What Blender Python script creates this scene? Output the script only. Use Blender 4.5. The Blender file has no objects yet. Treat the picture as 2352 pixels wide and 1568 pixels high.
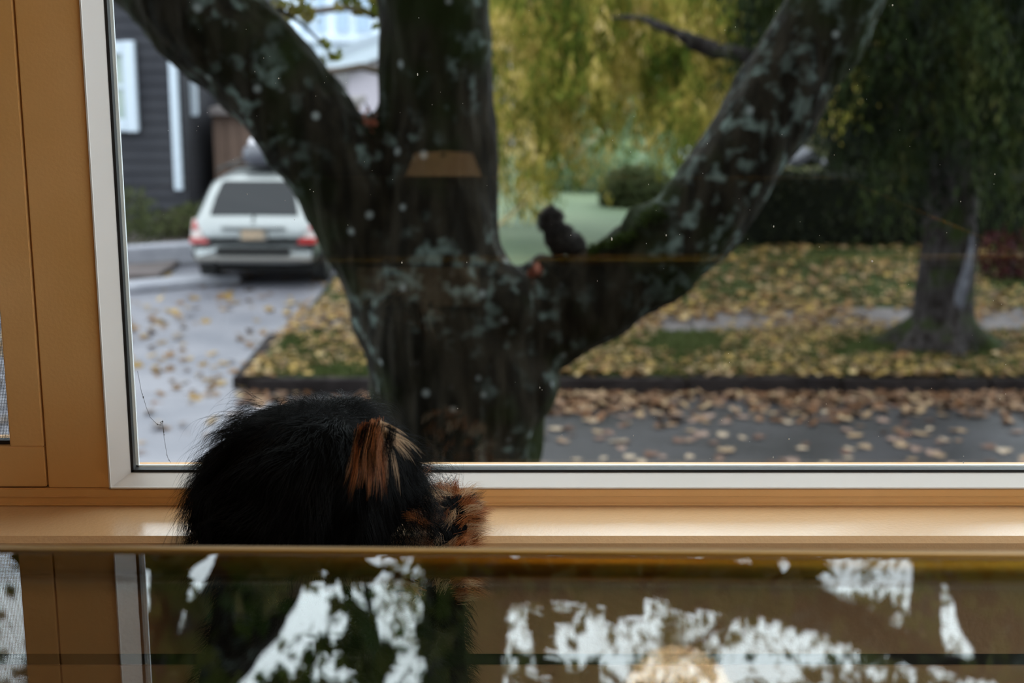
import bpy, bmesh, math, random
import numpy as np
from mathutils import Vector, Matrix, noise
random.seed(7); rng = np.random.default_rng(7)
S = bpy.context.scene; C = S.collection
R = math.radians
# ---------------------------------------------------------------- camera, sky, exposure
EYE = Vector((0, 0, 1.08)); PITCH = R(12); FPX = 2352*50/36
SN, CS = math.sin(PITCH), math.cos(PITCH)
cam = bpy.data.cameras.new('camera'); cam.lens = 50; cam.sensor_width = 36; cam.sensor_fit = 'HORIZONTAL'
cam.clip_start = .02; cam.clip_end = 500
cam.dof.use_dof = True; cam.dof.focus_distance = 1.45; cam.dof.aperture_fstop = 5.4; cam.dof.aperture_blades = 9
cam_o = bpy.data.objects.new('camera', cam); C.objects.link(cam_o)
cam_o.location = EYE; cam_o.rotation_euler = (R(90)-PITCH, 0, 0); S.camera = cam_o
S.view_settings.view_transform = 'Standard'; S.view_settings.look = 'None'
S.view_settings.exposure = 0.0; S.view_settings.gamma = 1.0; S.view_settings.use_curve_mapping = False
w = bpy.data.worlds.new('overcast_sky'); S.world = w; w.use_nodes = True
nt = w.node_tree; nt.nodes.clear()
wo = nt.nodes.new('ShaderNodeOutputWorld'); bg = nt.nodes.new('ShaderNodeBackground')
tc = nt.nodes.new('ShaderNodeTexCoord'); sx = nt.nodes.new('ShaderNodeSeparateXYZ'); cr = nt.nodes.new('ShaderNodeValToRGB')
nt.links.new(tc.outputs['Generated'], sx.inputs[0]); nt.links.new(sx.outputs['Z'], cr.inputs['Fac'])
cr.color_ramp.elements[0].position = 0.0; cr.color_ramp.elements[0].color = (.80, .90, 1.0, 1)
cr.color_ramp.elements[1].position = 1.0; cr.color_ramp.elements[1].color = (.92, .97, 1.0, 1)
nt.links.new(cr.outputs[0], bg.inputs['Color']); bg.inputs['Strength'].default_value = 4.6
nt.links.new(bg.outputs[0], wo.inputs[0])
S.cycles.transparent_max_bounces = 12; S.cycles.max_bounces = 6
S.cycles.sample_clamp_indirect = 60.0

# ---------------------------------------------------------------- helpers
TZ = 0.75                                   # table top height
G = -2.17                                   # street level below the floor of the house
def ray(x, y):
    u = (x-1176)/FPX; v = (784-y)/FPX
    return Vector((u, CS+v*SN, -SN+v*CS))
def px(x, y, Y):
    d = ray(x, y); return EYE + d*(Y/d.y)
def gx(x, y, z=G):
    d = ray(x, y); return EYE + d*((z-EYE.z)/d.z)
def mx(x, y, Y):                            # where something at depth Y stands if the table mirrors it
    p = px(x, y, Y); p.z = 2*TZ-p.z; return p
def ppm(Y): return FPX/Y                    # rough pixels per metre

class MB:
    def __init__(s): s.v = []; s.f = []
    def add(s, vs, fs):
        n = len(s.v); s.v += [tuple(v) for v in vs]; s.f += [tuple(i+n for i in f) for f in fs]; return s
    def box(s, a, b, rot=None):
        x0, y0, z0 = a; x1, y1, z1 = b
        vs = [Vector(p) for p in ((x0,y0,z0),(x1,y0,z0),(x1,y1,z0),(x0,y1,z0),(x0,y0,z1),(x1,y0,z1),(x1,y1,z1),(x0,y1,z1))]
        if rot is not None:
            c = Vector(((x0+x1)/2, (y0+y1)/2, (z0+z1)/2)); vs = [rot @ (p-c)+c for p in vs]
        return s.add(vs, [(0,3,2,1),(4,5,6,7),(0,1,5,4),(1,2,6,5),(2,3,7,6),(3,0,4,7)])
    def tube(s, pts, rad, n=10, cap=True, squash=None):
        pts = [Vector(p) for p in pts]
        if not isinstance(rad, (list, tuple)): rad = [rad]*len(pts)
        base = len(s.v); up = Vector((0, 0, 1))
        prev = None
        for i, p in enumerate(pts):
            t = (pts[min(i+1, len(pts)-1)]-pts[max(i-1, 0)]).normalized()
            if prev is None:
                a = t.cross(up);
                if a.length < 1e-3: a = t.cross(Vector((0, 1, 0)))
                a.normalize()
            else:
                a = (prev - t*prev.dot(t)).normalized()
            prev = a; b = t.cross(a)
            for k in range(n):
                q = 2*math.pi*k/n
                s.v.append(tuple(p + (a*math.cos(q)+b*math.sin(q))*rad[i]))
        for i in range(len(pts)-1):
            for k in range(n):
                k2 = (k+1) % n
                s.f.append((base+i*n+k, base+i*n+k2, base+(i+1)*n+k2, base+(i+1)*n+k))
        if cap:
            s.f.append(tuple(base+k for k in range(n-1, -1, -1))); s.f.append(tuple(base+(len(pts)-1)*n+k for k in range(n)))
        return s
    def ell(s, c, r, nu=16, nv=10, rot=None):
        c = Vector(c); vs = []; fs = []
        for j in range(nv+1):
            th = math.pi*j/nv
            for i in range(nu):
                ph = 2*math.pi*i/nu
                p = Vector((r[0]*math.sin(th)*math.cos(ph), r[1]*math.sin(th)*math.sin(ph), r[2]*math.cos(th)))
                if rot is not None: p = rot @ p
                vs.append(p+c)
        for j in range(nv):
            for i in range(nu):
                i2 = (i+1) % nu; fs.append((j*nu+i, (j+1)*nu+i, (j+1)*nu+i2, j*nu+i2))
        return s.add(vs, fs)
    def lathe(s, prof, c=(0,0,0), n=24):
        vs = []; fs = []
        for (r, z) in prof:
            for k in range(n):
                q = 2*math.pi*k/n; vs.append((c[0]+r*math.cos(q), c[1]+r*math.sin(q), c[2]+z))
        for j in range(len(prof)-1):
            for k in range(n):
                k2 = (k+1) % n; fs.append((j*n+k, j*n+k2, (j+1)*n+k2, (j+1)*n+k))
        return s.add(vs, fs)
    def poly(s, pts, thick=None):           # a flat polygon, or a prism extruded by the vector thick
        n = len(pts)
        if thick is None: return s.add(pts, [tuple(range(n))])
        t = Vector(thick); vs = [Vector(p) for p in pts]+[Vector(p)+t for p in pts]
        return s.add(vs, [tuple(range(n-1, -1, -1)), tuple(range(n, 2*n))]+[(i, (i+1) % n, n+(i+1) % n, n+i) for i in range(n)])
    def build(s, name, m, parent=None, smooth=False, bevel=0, fixn=True):
        me = bpy.data.meshes.new(name); me.from_pydata(s.v, [], s.f)
        if bevel or fixn:
            bm = bmesh.new(); bm.from_mesh(me)
            bmesh.ops.remove_doubles(bm, verts=bm.verts, dist=1e-6)
            bmesh.ops.recalc_face_normals(bm, faces=bm.faces)
            if bevel:
                es = [e for e in bm.edges if len(e.link_faces) == 2 and e.calc_face_angle(0) > .5]
                bmesh.ops.bevel(bm, geom=es, offset=bevel, segments=2, affect='EDGES', clamp_overlap=True)
            bm.to_mesh(me); bm.free()
        if smooth: me.shade_smooth()
        return link(name, me, m, parent)
def link(name, me, m, parent=None):
    o = bpy.data.objects.new(name, me); C.objects.link(o)
    if m is not None: me.materials.append(m)
    if parent is not None: o.parent = parent
    return o
def tag(o, label=None, cat=None, group=None, kind=None):
    if label: o['label'] = label
    if cat: o['category'] = cat
    if group: o['group'] = group
    if kind: o['kind'] = kind
    return o
def empty(name, label, cat, group=None, kind=None, loc=(0,0,0)):
    o = bpy.data.objects.new(name, None); C.objects.link(o); o.location = loc; o.empty_display_size = .1
    return tag(o, label, cat, group, kind)
def fast_mesh(name, co, nper, m, parent=None):      # co (N*nper,3): N separate n-gons
    me = bpy.data.meshes.new(name); nv = len(co); nf = nv//nper
    me.vertices.add(nv); me.vertices.foreach_set('co', np.asarray(co, dtype=np.float32).ravel())
    me.loops.add(nv); me.loops.foreach_set('vertex_index', np.arange(nv, dtype=np.int32))
    me.polygons.add(nf); me.polygons.foreach_set('loop_start', np.arange(0, nv, nper, dtype=np.int32))
    me.update(calc_edges=True)
    return link(name, me, m, parent)
def leaf_quads(cen, axis, size, width, jit=1.0):    # diamond leaves round centres, long along axis
    n = len(cen); ax = axis/np.linalg.norm(axis, axis=1, keepdims=True)
    r = rng.normal(size=(n, 3)); sd = np.cross(ax, r); sd /= np.linalg.norm(sd, axis=1, keepdims=True)+1e-9
    L = (size*(.6+.8*rng.random(n)))[:, None]; W = L*width
    nn = np.cross(ax, sd)
    q = np.stack([cen-ax*L*.5, cen+sd*W*.5-nn*L*.08, cen+ax*L*.5, cen-sd*W*.5-nn*L*.08], axis=1)
    return q.reshape(-1, 3)
def remesh(mb, voxel, smooth=3):
    me = bpy.data.meshes.new('tmp'); me.from_pydata(mb.v, [], mb.f)
    bm = bmesh.new(); bm.from_mesh(me); bmesh.ops.remove_doubles(bm, verts=bm.verts, dist=1e-6)
    bmesh.ops.recalc_face_normals(bm, faces=bm.faces); bm.to_mesh(me); bm.free()
    o = bpy.data.objects.new('tmp', me); C.objects.link(o)
    a = o.modifiers.new('r', 'REMESH'); a.mode = 'VOXEL'; a.voxel_size = voxel; a.use_smooth_shade = True
    b = o.modifiers.new('s', 'SMOOTH'); b.factor = .5; b.iterations = smooth
    dg = bpy.context.evaluated_depsgraph_get(); out = bpy.data.meshes.new_from_object(o.evaluated_get(dg))
    bpy.data.objects.remove(o); return out
def bumpy(me, layers):                       # layers: (scale, amplitude), displaces along normals
    n = len(me.vertices); co = np.empty(n*3, np.float32); me.vertices.foreach_get('co', co); co = co.reshape(-1, 3)
    no = np.empty(n*3, np.float32); me.vertex_normals.foreach_get('vector', no); no = no.reshape(-1, 3)
    d = np.zeros(n)
    for (sc, amp, zs) in layers:
        d += np.array([noise.noise((p[0]*sc, p[1]*sc, p[2]*sc*zs)) for p in co.tolist()])*amp
    co = co+no*d[:, None].astype(np.float32); me.vertices.foreach_set('co', co.ravel()); me.update()

# ---------------------------------------------------------------- materials
def new_mat(name):
    m = bpy.data.materials.new(name); m.use_nodes = True; m.node_tree.nodes.clear(); return m, m.node_tree
def N(t, typ, **kw):
    n = t.nodes.new(typ)
    for k, v in kw.items():
        if k in n.inputs: n.inputs[k].default_value = v
        else: setattr(n, k, v)
    return n
def c4(c): return (c[0], c[1], c[2], 1)
def mat(name, col, rough=.6, col2=None, scale=5, metal=0, bump=0, bscale=40, spec=.5, stretch=None, emit=None, coat=0, contrast=(.35, .65), island=0, trans=0):
    m, t = new_mat(name); o = N(t, 'ShaderNodeOutputMaterial'); p = N(t, 'ShaderNodeBsdfPrincipled')
    p.inputs['Roughness'].default_value = rough; p.inputs['Metallic'].default_value = metal
    p.inputs['Specular IOR Level'].default_value = spec; p.inputs['Coat Weight'].default_value = coat; p.inputs['Coat Roughness'].default_value = .22
    p.inputs['Base Color'].default_value = c4(col)
    g = N(t, 'ShaderNodeTexCoord'); mp = N(t, 'ShaderNodeMapping')
    if stretch: mp.inputs['Scale'].default_value = stretch
    t.links.new(g.outputs['Object'], mp.inputs[0])
    colsrc = None
    if col2 is not None:
        nz = N(t, 'ShaderNodeTexNoise', Scale=scale, Detail=5.0); t.links.new(mp.outputs[0], nz.inputs['Vector'])
        r = N(t, 'ShaderNodeValToRGB'); r.color_ramp.elements[0].position = contrast[0]; r.color_ramp.elements[1].position = contrast[1]
        r.color_ramp.elements[0].color = c4(col); r.color_ramp.elements[1].color = c4(col2)
        t.links.new(nz.outputs['Fac'], r.inputs[0]); colsrc = r.outputs[0]
    if colsrc: t.links.new(colsrc, p.inputs['Base Color'])
    if bump:
        bz = N(t, 'ShaderNodeTexNoise', Scale=bscale, Detail=4.0); t.links.new(mp.outputs[0], bz.inputs['Vector'])
        b = N(t, 'ShaderNodeBump', Strength=bump, Distance=.01); t.links.new(bz.outputs['Fac'], b.inputs['Height']); t.links.new(b.outputs[0], p.inputs['Normal'])
    if emit:
        p.inputs['Emission Color'].default_value = c4(emit[0]); p.inputs['Emission Strength'].default_value = emit[1]
    t.links.new(p.outputs[0], o.inputs[0]); return m
def leaf_mat(name, cols, pos_scale=.6, trans=.35, rough=.6, mixr=.55, zs=1.0, lo=.3, hi=.7):
    """leaf colours picked per leaf and in drifts through space; light comes through"""
    m, t = new_mat(name); o = N(t, 'ShaderNodeOutputMaterial')
    ge = N(t, 'ShaderNodeNewGeometry'); nz = N(t, 'ShaderNodeTexNoise', Scale=pos_scale, Detail=3.0)
    mpp = N(t, 'ShaderNodeMapping'); mpp.inputs['Scale'].default_value = (1, 1, zs); t.links.new(ge.outputs['Position'], mpp.inputs[0])
    t.links.new(mpp.outputs[0], nz.inputs['Vector'])
    st = N(t, 'ShaderNodeMapRange'); st.inputs['From Min'].default_value = lo; st.inputs['From Max'].default_value = hi
    t.links.new(nz.outputs['Fac'], st.inputs['Value'])
    mxn = N(t, 'ShaderNodeMix'); mxn.data_type = 'FLOAT'; mxn.inputs[0].default_value = mixr
    t.links.new(st.outputs[0], mxn.inputs[2]); t.links.new(ge.outputs['Random Per Island'], mxn.inputs[3])
    r = N(t, 'ShaderNodeValToRGB'); el = r.color_ramp.elements
    el[0].position = 0; el[0].color = c4(cols[0]); el[1].position = 1; el[1].color = c4(cols[-1])
    for i, c in enumerate(cols[1:-1]):
        e = el.new((i+1)/(len(cols)-1)); e.color = c4(c)
    t.links.new(mxn.outputs[0], r.inputs[0])
    p = N(t, 'ShaderNodeBsdfPrincipled'); p.inputs['Roughness'].default_value = rough; p.inputs['Specular IOR Level'].default_value = .08
    tr = N(t, 'ShaderNodeBsdfTranslucent'); mi = N(t, 'ShaderNodeMixShader', Fac=trans)
    t.links.new(r.outputs[0], p.inputs['Base Color']); t.links.new(r.outputs[0], tr.inputs[0])
    t.links.new(p.outputs[0], mi.inputs[1]); t.links.new(tr.outputs[0], mi.inputs[2]); t.links.new(mi.outputs[0], o.inputs[0]); return m
def pane_mat(name, f0=.04, tint=(.97, .99, .98), rough=0.0):
    """clear flat glass: Schlick reflection over straight transmission"""
    m, t = new_mat(name); o = N(t, 'ShaderNodeOutputMaterial')
    lw = N(t, 'ShaderNodeLayerWeight', Blend=.5); pw = N(t, 'ShaderNodeMath', operation='POWER'); pw.inputs[1].default_value = 5
    mr = N(t, 'ShaderNodeMapRange'); mr.inputs['To Min'].default_value = f0; mr.inputs['To Max'].default_value = 1
    t.links.new(lw.outputs['Facing'], pw.inputs[0]); t.links.new(pw.outputs[0], mr.inputs['Value'])
    tr = N(t, 'ShaderNodeBsdfTransparent', Color=c4(tint)); gl = N(t, 'ShaderNodeBsdfGlossy', Roughness=rough)
    mi = N(t, 'ShaderNodeMixShader'); t.links.new(mr.outputs[0], mi.inputs[0]); t.links.new(tr.outputs[0], mi.inputs[1]); t.links.new(gl.outputs[0], mi.inputs[2])
    t.links.new(mi.outputs[0], o.inputs[0]); return m
def bark_mat(name, lichen=.5, base=(.009, .0075, .005), base2=(.027, .022, .015)):
    m, t = new_mat(name); o = N(t, 'ShaderNodeOutputMaterial'); p = N(t, 'ShaderNodeBsdfPrincipled', Roughness=.85)
    p.inputs['Specular IOR Level'].default_value = .08
    g = N(t, 'ShaderNodeTexCoord'); mp = N(t, 'ShaderNodeMapping'); mp.inputs['Scale'].default_value = (1, 1, .25)
    t.links.new(g.outputs['Object'], mp.inputs[0])
    def ramp(scale, a, b, src=g.outputs['Object'], detail=5.0):
        nz = N(t, 'ShaderNodeTexNoise', Scale=scale, Detail=detail); t.links.new(src, nz.inputs['Vector'])
        r = N(t, 'ShaderNodeMapRange'); r.inputs['From Min'].default_value = a; r.inputs['From Max'].default_value = b; t.links.new(nz.outputs['Fac'], r.inputs['Value']); return r.outputs[0]
    def mixc(fac, a, b):
        k = N(t, 'ShaderNodeMix'); k.data_type = 'RGBA'
        t.links.new(fac, k.inputs[0])
        for s, i in ((a, 6), (b, 7)):
            if isinstance(s, tuple): k.inputs[i].default_value = c4(s)
            else: t.links.new(s, k.inputs[i])
        return k.outputs[2]
    col = mixc(ramp(22, .4, .6, mp.outputs[0]), base, base2)
    col = mixc(ramp(3.0, .50, .66), col, (.014, .020, .005))            # moss
    big = ramp(17, .62-.10*lichen, .74-.08*lichen, detail=8.0)
    patch = ramp(2.2, .46, .60, detail=3.0)
    mu = N(t, 'ShaderNodeMath', operation='MULTIPLY'); t.links.new(big, mu.inputs[0]); t.links.new(patch, mu.inputs[1])
    if lichen > .3: col = mixc(mu.outputs[0], col, (.13, .165, .15))                      # lichen drifts
    vo = N(t, 'ShaderNodeTexVoronoi', Scale=11.0); t.links.new(g.outputs['Object'], vo.inputs['Vector'])
    sp = N(t, 'ShaderNodeMapRange'); sp.inputs['From Min'].default_value = .20; sp.inputs['From Max'].default_value = .10; t.links.new(vo.outputs['Distance'], sp.inputs['Value'])
    sv = N(t, 'ShaderNodeSeparateColor'); t.links.new(vo.outputs['Color'], sv.inputs[0])
    gt = N(t, 'ShaderNodeMath', operation='GREATER_THAN'); gt.inputs[1].default_value = .62; t.links.new(sv.outputs[0], gt.inputs[0])
    m2 = N(t, 'ShaderNodeMath', operation='MULTIPLY'); t.links.new(sp.outputs[0], m2.inputs[0]); t.links.new(gt.outputs[0], m2.inputs[1])
    if lichen > .3: col = mixc(m2.outputs[0], col, (.24, .26, .26))                      # round lichen spots
    t.links.new(col, p.inputs['Base Color'])
    bz = N(t, 'ShaderNodeTexNoise', Scale=30, Detail=6.0); t.links.new(mp.outputs[0], bz.inputs['Vector'])
    b = N(t, 'ShaderNodeBump', Strength=.7, Distance=.02); t.links.new(bz.outputs['Fac'], b.inputs['Height']); t.links.new(b.outputs[0], p.inputs['Normal'])
    t.links.new(p.outputs[0], o.inputs[0]); return m

M = {}
TAN = (.62, .34, .115)
M['paint'] = mat('tan_gloss_paint', TAN, .38, (.72, .43, .19), 3, bump=.05, bscale=260, spec=.5)
M['sillpaint'] = mat('tan_sill_paint', (.66, .42, .22), .26, (.70, .45, .24), 3, bump=.10, bscale=220, spec=.7, coat=.7)
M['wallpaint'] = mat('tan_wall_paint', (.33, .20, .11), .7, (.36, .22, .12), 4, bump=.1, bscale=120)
M['bead'] = mat('white_vinyl', (.60, .56, .53), .35, (.58, .54, .51), 8)
M['gasket'] = mat('black_rubber', (.008, .008, .008), .5)
M['alu'] = mat('white_outer_frame', (.75, .77, .80), .4)
M['pane'] = pane_mat('window_glass')
M['tableglass'] = pane_mat('table_glass', .065, (.93, .95, .93))
M['brass'] = mat('amber_brass', (.22, .105, .010), .45, metal=1)
M['black'] = mat('black_metal', (.01, .01, .01), .5, metal=.6)
M['slot'] = mat('dark_slot', (.004, .004, .004), .9)
M['roomwall'] = mat('dim_room_wall', (.035, .026, .02), .8, (.045, .033, .025), 2, spec=.2)
M['ceil'] = mat('ceiling_paint', (.55, .50, .44), .9)
M['floorwood'] = mat('brown_floor', (.045, .025, .014), .6, (.06, .035, .02), 6, stretch=(1, 8, 1))
M['furfir'] = mat('black_fur_skin', (.001, .001, .001), .9, spec=.05)
M['wire'] = mat('dark_screen_wire', (.03, .03, .035), .6)

# ================================================================ THE ROOM
WY = 1.50                                   # inner face of the window frames
XA, XB = -.443, 1.55                        # picture window daylight opening at the frame face
def sbox(name, a, b, m, parent=None, label=None, cat=None, kind='structure', bevel=0):
    o = MB().box(a, b).build(name, m, parent, bevel=bevel)
    if parent is None: tag(o, label, cat, kind=kind)
    return o
sbox('floor', (-2.6, -3.2, -.12), (2.6, 1.62, 0), M['floorwood'], label='brown wooden floor of the room under the glass table', cat='floor')
sbox('ceiling', (-2.6, -3.2, 2.6), (2.6, 1.62, 2.72), M['ceil'], label='plain pale ceiling of the room', cat='ceiling')
sbox('wall_back', (-2.6, -3.32, 0), (2.6, -3.2, 2.6), M['roomwall'], label='dim brown wall facing the window', cat='wall')
sbox('wall_left', (-2.72, -3.2, 0), (-2.6, 1.62, 2.6), M['roomwall'], label='dim brown wall left of the casement window', cat='wall')
wr_ = MB(); wr_.box((2.6, -3.2, 0), (2.72, 1.62, .6)); wr_.box((2.6, -3.2, 2.3), (2.72, 1.62, 2.6)); wr_.box((2.6, -3.2, .6), (2.72, -2.2, 2.3)); wr_.box((2.6, 1.15, .6), (2.72, 1.62, 2.3))
tag(wr_.build('wall_right', M['roomwall']), 'dim brown wall with a side window right of the picture window', 'wall', kind='structure')
W3 = empty('window_3', 'side window in the right wall that lets in daylight', 'window', kind='structure')
fm_ = MB(); fm_.box((2.62, -2.2, .6), (2.70, -2.13, 2.3)); fm_.box((2.62, 1.08, .6), (2.70, 1.15, 2.3)); fm_.box((2.62, -2.13, .6), (2.70, 1.08, .66)); fm_.box((2.62, -2.13, 2.24), (2.70, 1.08, 2.3)); fm_.box((2.63, -.55, .66), (2.69, -.50, 2.24))
fm_.build('frame', M['paint'], W3)
MB().box((2.655, -2.13, .66), (2.661, 1.08, 2.24)).build('pane', M['pane'], W3)
# wall under the sill, with the long dark slot seen through the table
def zat(y, Y): return px(1176, y, Y).z
zs1, zs0 = zat(1501, 1.47), zat(1529, 1.47)
wf = MB()
wf.box((-2.6, 1.47, zs1), (2.6, 1.60, .545)); wf.box((-2.6, 1.47, 0), (2.6, 1.60, zs0)); wf.box((-2.6, 1.53, zs0), (2.6, 1.60, zs1))
wf.box((-2.6, 1.50, .545), (-1.28, 1.60, 2.6)); wf.box((1.66, 1.50, .545), (2.6, 1.60, 2.6)); wf.box((-1.28, 1.50, 2.12), (1.66, 1.60, 2.6))
o = tag(wf.build('wall_front', M['wallpaint']), 'tan painted wall below the window with a long dark slot', 'wall', kind='structure')
sl = MB().box((-2.6, 1.474, zs0), (2.6, 1.53, zs1)).build('slot', M['slot'], o); sl['label'] = 'long black recessed slot'
# outside skin of the house
ox = MB()
ox.box((-9, 1.60, G), (9, 1.72, .50)); ox.box((-9, 1.60, 2.14), (9, 1.72, 5.6)); ox.box((-9, 1.60, .50), (-1.30, 1.72, 2.14)); ox.box((1.68, 1.60, .50), (9, 1.72, 2.14))
tag(ox.build('exterior_wall', mat('dark_siding', (.06, .06, .065), .8)), 'dark outer wall of the house around the window', 'wall', kind='structure')
tag(MB().box((-9, 1.1, 5.6), (9, 2.5, 5.8)).build('roof', mat('eave_paint', (.10, .10, .10), .8)), 'dark roof eave above the window', 'roof', kind='structure')
# the sill
ZS = zat(1162, WY); YS = 1.398
sill = MB()
prof = [(YS+.004, ZS-.034), (YS, ZS-.028), (YS, ZS-.006), (YS+.006, ZS), (WY+.0, ZS+.001), (WY+.03, ZS+.002), (WY+.03, ZS-.034)]
sill.poly([(-2.58, y, z) for (y, z) in prof], (5.16, 0, 0))
tag(sill.build('trim_1', M['sillpaint'], bevel=.0), 'glossy tan window sill the dog rests its paws on', 'window sill', kind='structure')
# bottom rail that runs under both windows
ZR = zat(1120, WY)
rail = MB().box((-1.28, WY, ZS+.002), (1.66, WY+.10, ZR-.0006))
o = tag(rail.build('trim_2', M['paint'], bevel=.0012), 'tan bottom rail running under both windows above the sill', 'window rail', kind='structure')
MB().box((-1.28, WY-.004, ZS+.0012), (1.66, WY+.01, ZS+.0040)).build('quarter_bead', M['paint'], o, bevel=.001)
MB().box((-1.28, WY-.0012, zat(1141, WY)), (1.66, WY+.01, zat(1141, WY)+.0008)).build('paint_ridge', M['paint'], o)

# picture window
W1 = empty('window_1', 'large picture window with white bead looking onto the tree', 'window', kind='structure')
ZT = 2.10
XJ = -.5118
MB().box((XJ+.001, WY, ZR), (XA, WY+.10, ZT)).build('frame', M['paint'], W1, bevel=.001)
MB().box((XB, WY, ZR), (XB+.07, WY+.10, ZT)).build('frame', M['paint'], W1, bevel=.001)
MB().box((-1.28, WY, ZT), (1.66, WY+.10, ZT+.05)).build('frame', M['paint'], W1, bevel=.001)
BX, BY = .0165, .025                        # bead: its run across and its depth towards the glass
gy = WY+BY; gxl = XA+BX; gzb = zat(1086, gy); gxr = XB-BX; gzt = ZT-.010
def bead(a, b, c, d):                        # outer corners a b at the face, inner corners c d at the glass
    t = Vector((0, .03, 0)); m = MB(); m.poly([a, b, d, c], t); return m
A0, A1 = Vector((XA, WY-.002, ZR)), Vector((XA, WY-.002, ZT)); B0, B1 = Vector((gxl, gy, gzb)), Vector((gxl, gy, gzt))
D0, D1 = Vector((XB, WY-.002, ZR)), Vector((XB, WY-.002, ZT)); E0, E1 = Vector((gxr, gy, gzb)), Vector((gxr, gy, gzt))
for q in ((A0, A1, B0, B1), (A0, D0, B0, E0), (D0, D1, E0, E1), (A1, D1, B1, E1)):
    bead(*q).build('glazing_bead', M['bead'], W1)
for (a, b) in (((XA-.0002, WY-.0030, ZR), (XA+.0014, WY+.002, ZT)), ((XA, WY-.0030, ZR-.0002), (XB, WY+.002, ZR+.0014))):
    MB().box(a, b).build('bead_lip', M['bead'], W1)
gk = .0032
gsk = MB(); gsk.box((gxl, gy+.002, gzb), (gxl+gk, gy+.012, gzt)); gsk.box((gxl, gy+.002, gzb), (gxr, gy+.012, gzb+gk)); gsk.box((gxr-gk, gy+.002, gzb), (gxr, gy+.012, gzt)); gsk.box((gxl, gy+.002, gzt-gk), (gxr, gy+.012, gzt))
gsk.build('gasket', M['gasket'], W1)['label'] = 'black rubber gasket'
of = MB(); oy = gy+.018
of.box((gxl-.004, oy, gzb-.02), (gxl+gk+.0016, oy+.004, gzt)); of.box((gxl, oy, gzb-.02), (gxr, oy+.004, gzb+gk+.0004)); of.box((gxr-gk-.0016, oy, gzb-.02), (gxr, oy+.004, gzt))
of.build('outer_frame', M['alu'], W1)['label'] = 'pale outer frame edge'
MB().box((gxl+.001, gy+.012, gzb+.001), (gxr-.001, gy+.018, gzt-.001)).build('pane', M['pane'], W1)['label'] = 'clear glass'
# the dusty thread and the specks on the glass
PY = gy+.0115
th = [(316, 852), (325, 900), (330, 915), (336, 935), (345, 958), (360, 973), (368, 976), (373, 966), (375, 985), (377, 1005), (381, 1030), (385, 1050), (392, 1062)]
tm = MB(); pts = [px(x, y, PY) for x, y in th]
tm.tube(pts, .00022, 5)
for (x, y, r) in ((329, 912, .0009), (327, 905, .0006), (361, 974, .0007), (370, 972, .0008), (374, 968, .0008), (376, 992, .0008), (377, 998, .0006), (388, 1056, .0006), (383, 1045, .0004)):
    tm.ell(px(x, y, PY), (r*.7, r*.5, r*1.6), 6, 5)
for (a, b) in (((361, 974), (372, 976)), ((368, 970), (373, 966)), ((373, 966), (376, 990))):
    tm.tube([px(*a, PY), px(*b, PY)], .0003, 5)
o = tm.build('cobweb_thread', mat('dusty_thread', (.05, .04, .03), .9)); tag(o, 'thin dirty cobweb thread hanging on the glass at the lower left corner', 'cobweb')
dm = MB()
specks = [(962, 41, 2.5), (959, 171, 4), (1407, 322, 2.2), (1777, 520, 3), (2003, 600, 5), (1405, 549, 5), (1372, 645, 2), (1311, 540, 3), (1812, 1008, 3), (1776, 1050, 3), (2213, 1062, 3), (1240, 890, 3), (1245, 895, 2),
          (923, 603, 4), (1530, 540, 3), (2285, 400, 4), (2050, 12, 4), (1625, 330, 2), (795, 190, 2), (745, 190, 2), (640, 180, 3), (455, 290, 2), (452, 300, 1.5), (720, 440, 3), (712, 435, 2)]
for i in range(110):
    specks.append((random.uniform(330, 2340), random.uniform(5, 1060), random.uniform(.8, 2.0)))
for (x, y, r) in specks:
    c = px(x, y, PY); k = r/2100*.6
    dm.ell(c, (k*random.uniform(.5, 1), k*.4, k*random.uniform(.7, 1.5)), 6, 4)
o = dm.build('dust', mat('pale_dust', (.62, .58, .52), .9)); tag(o, 'pale specks of dust and dried drops on the window glass', 'dust', kind='stuff')

# casement window at the left edge
W2 = empty('window_2', 'tan casement window with insect screen at the left', 'window', kind='structure')
XP = -.5495; ZP = zat(1025, WY)
MB().box((XP, WY-.001, ZP), (XJ-.001, WY+.05, ZT)).build('sash_stile', M['paint'], W2, bevel=.001)
MB().box((-1.24, WY-.001, ZR+.0015), (XJ-.001, WY+.05, ZP)).build('sash_rail', M['paint'], W2, bevel=.001)
MB().box((-1.28, WY-.001, ZP), (-1.235, WY+.05, ZT)).build('sash_stile', M['paint'], W2, bevel=.001)
MB().box((-1.235, WY+.008, ZP), (XP, WY+.02, ZP+.0045)).build('gasket', M['gasket'], W2)['label'] = 'black rubber gasket'
MB().box((XP-.0030, WY+.008, ZP), (XP, WY+.02, ZT)).build('gasket', M['gasket'], W2)['label'] = 'black rubber gasket'
MB().box((-1.235, WY+.026, ZP), (XP, WY+.031, ZT)).build('pane', M['pane'], W2)['label'] = 'clear glass'
MB().box((-1.28, WY+.008, ZR+.0015), (XJ-.0002, WY+.10, ZR+.02)).build('outer_frame', M['slot'], W2)
MB().box((XJ-.010, WY+.05, ZR), (XJ+.0012, WY+.10, ZT)).build('outer_frame', M['slot'], W2)
scr = MB(); x = -1.235; wv = .0017; t_ = .00042; ys = WY+.016
x = XP
while x > -.90: scr.box((x-t_, ys, ZP), (x, ys+t_, ZT)); x -= wv
z = ZP
while z < 1.45: scr.box((-1.235, ys, z), (XP, ys+t_, z+t_)); z += wv
o = scr.build('insect_screen', M['wire'], W2, fixn=False); o['kind'] = 'stuff'; o['label'] = 'dark woven insect screen'

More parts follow.
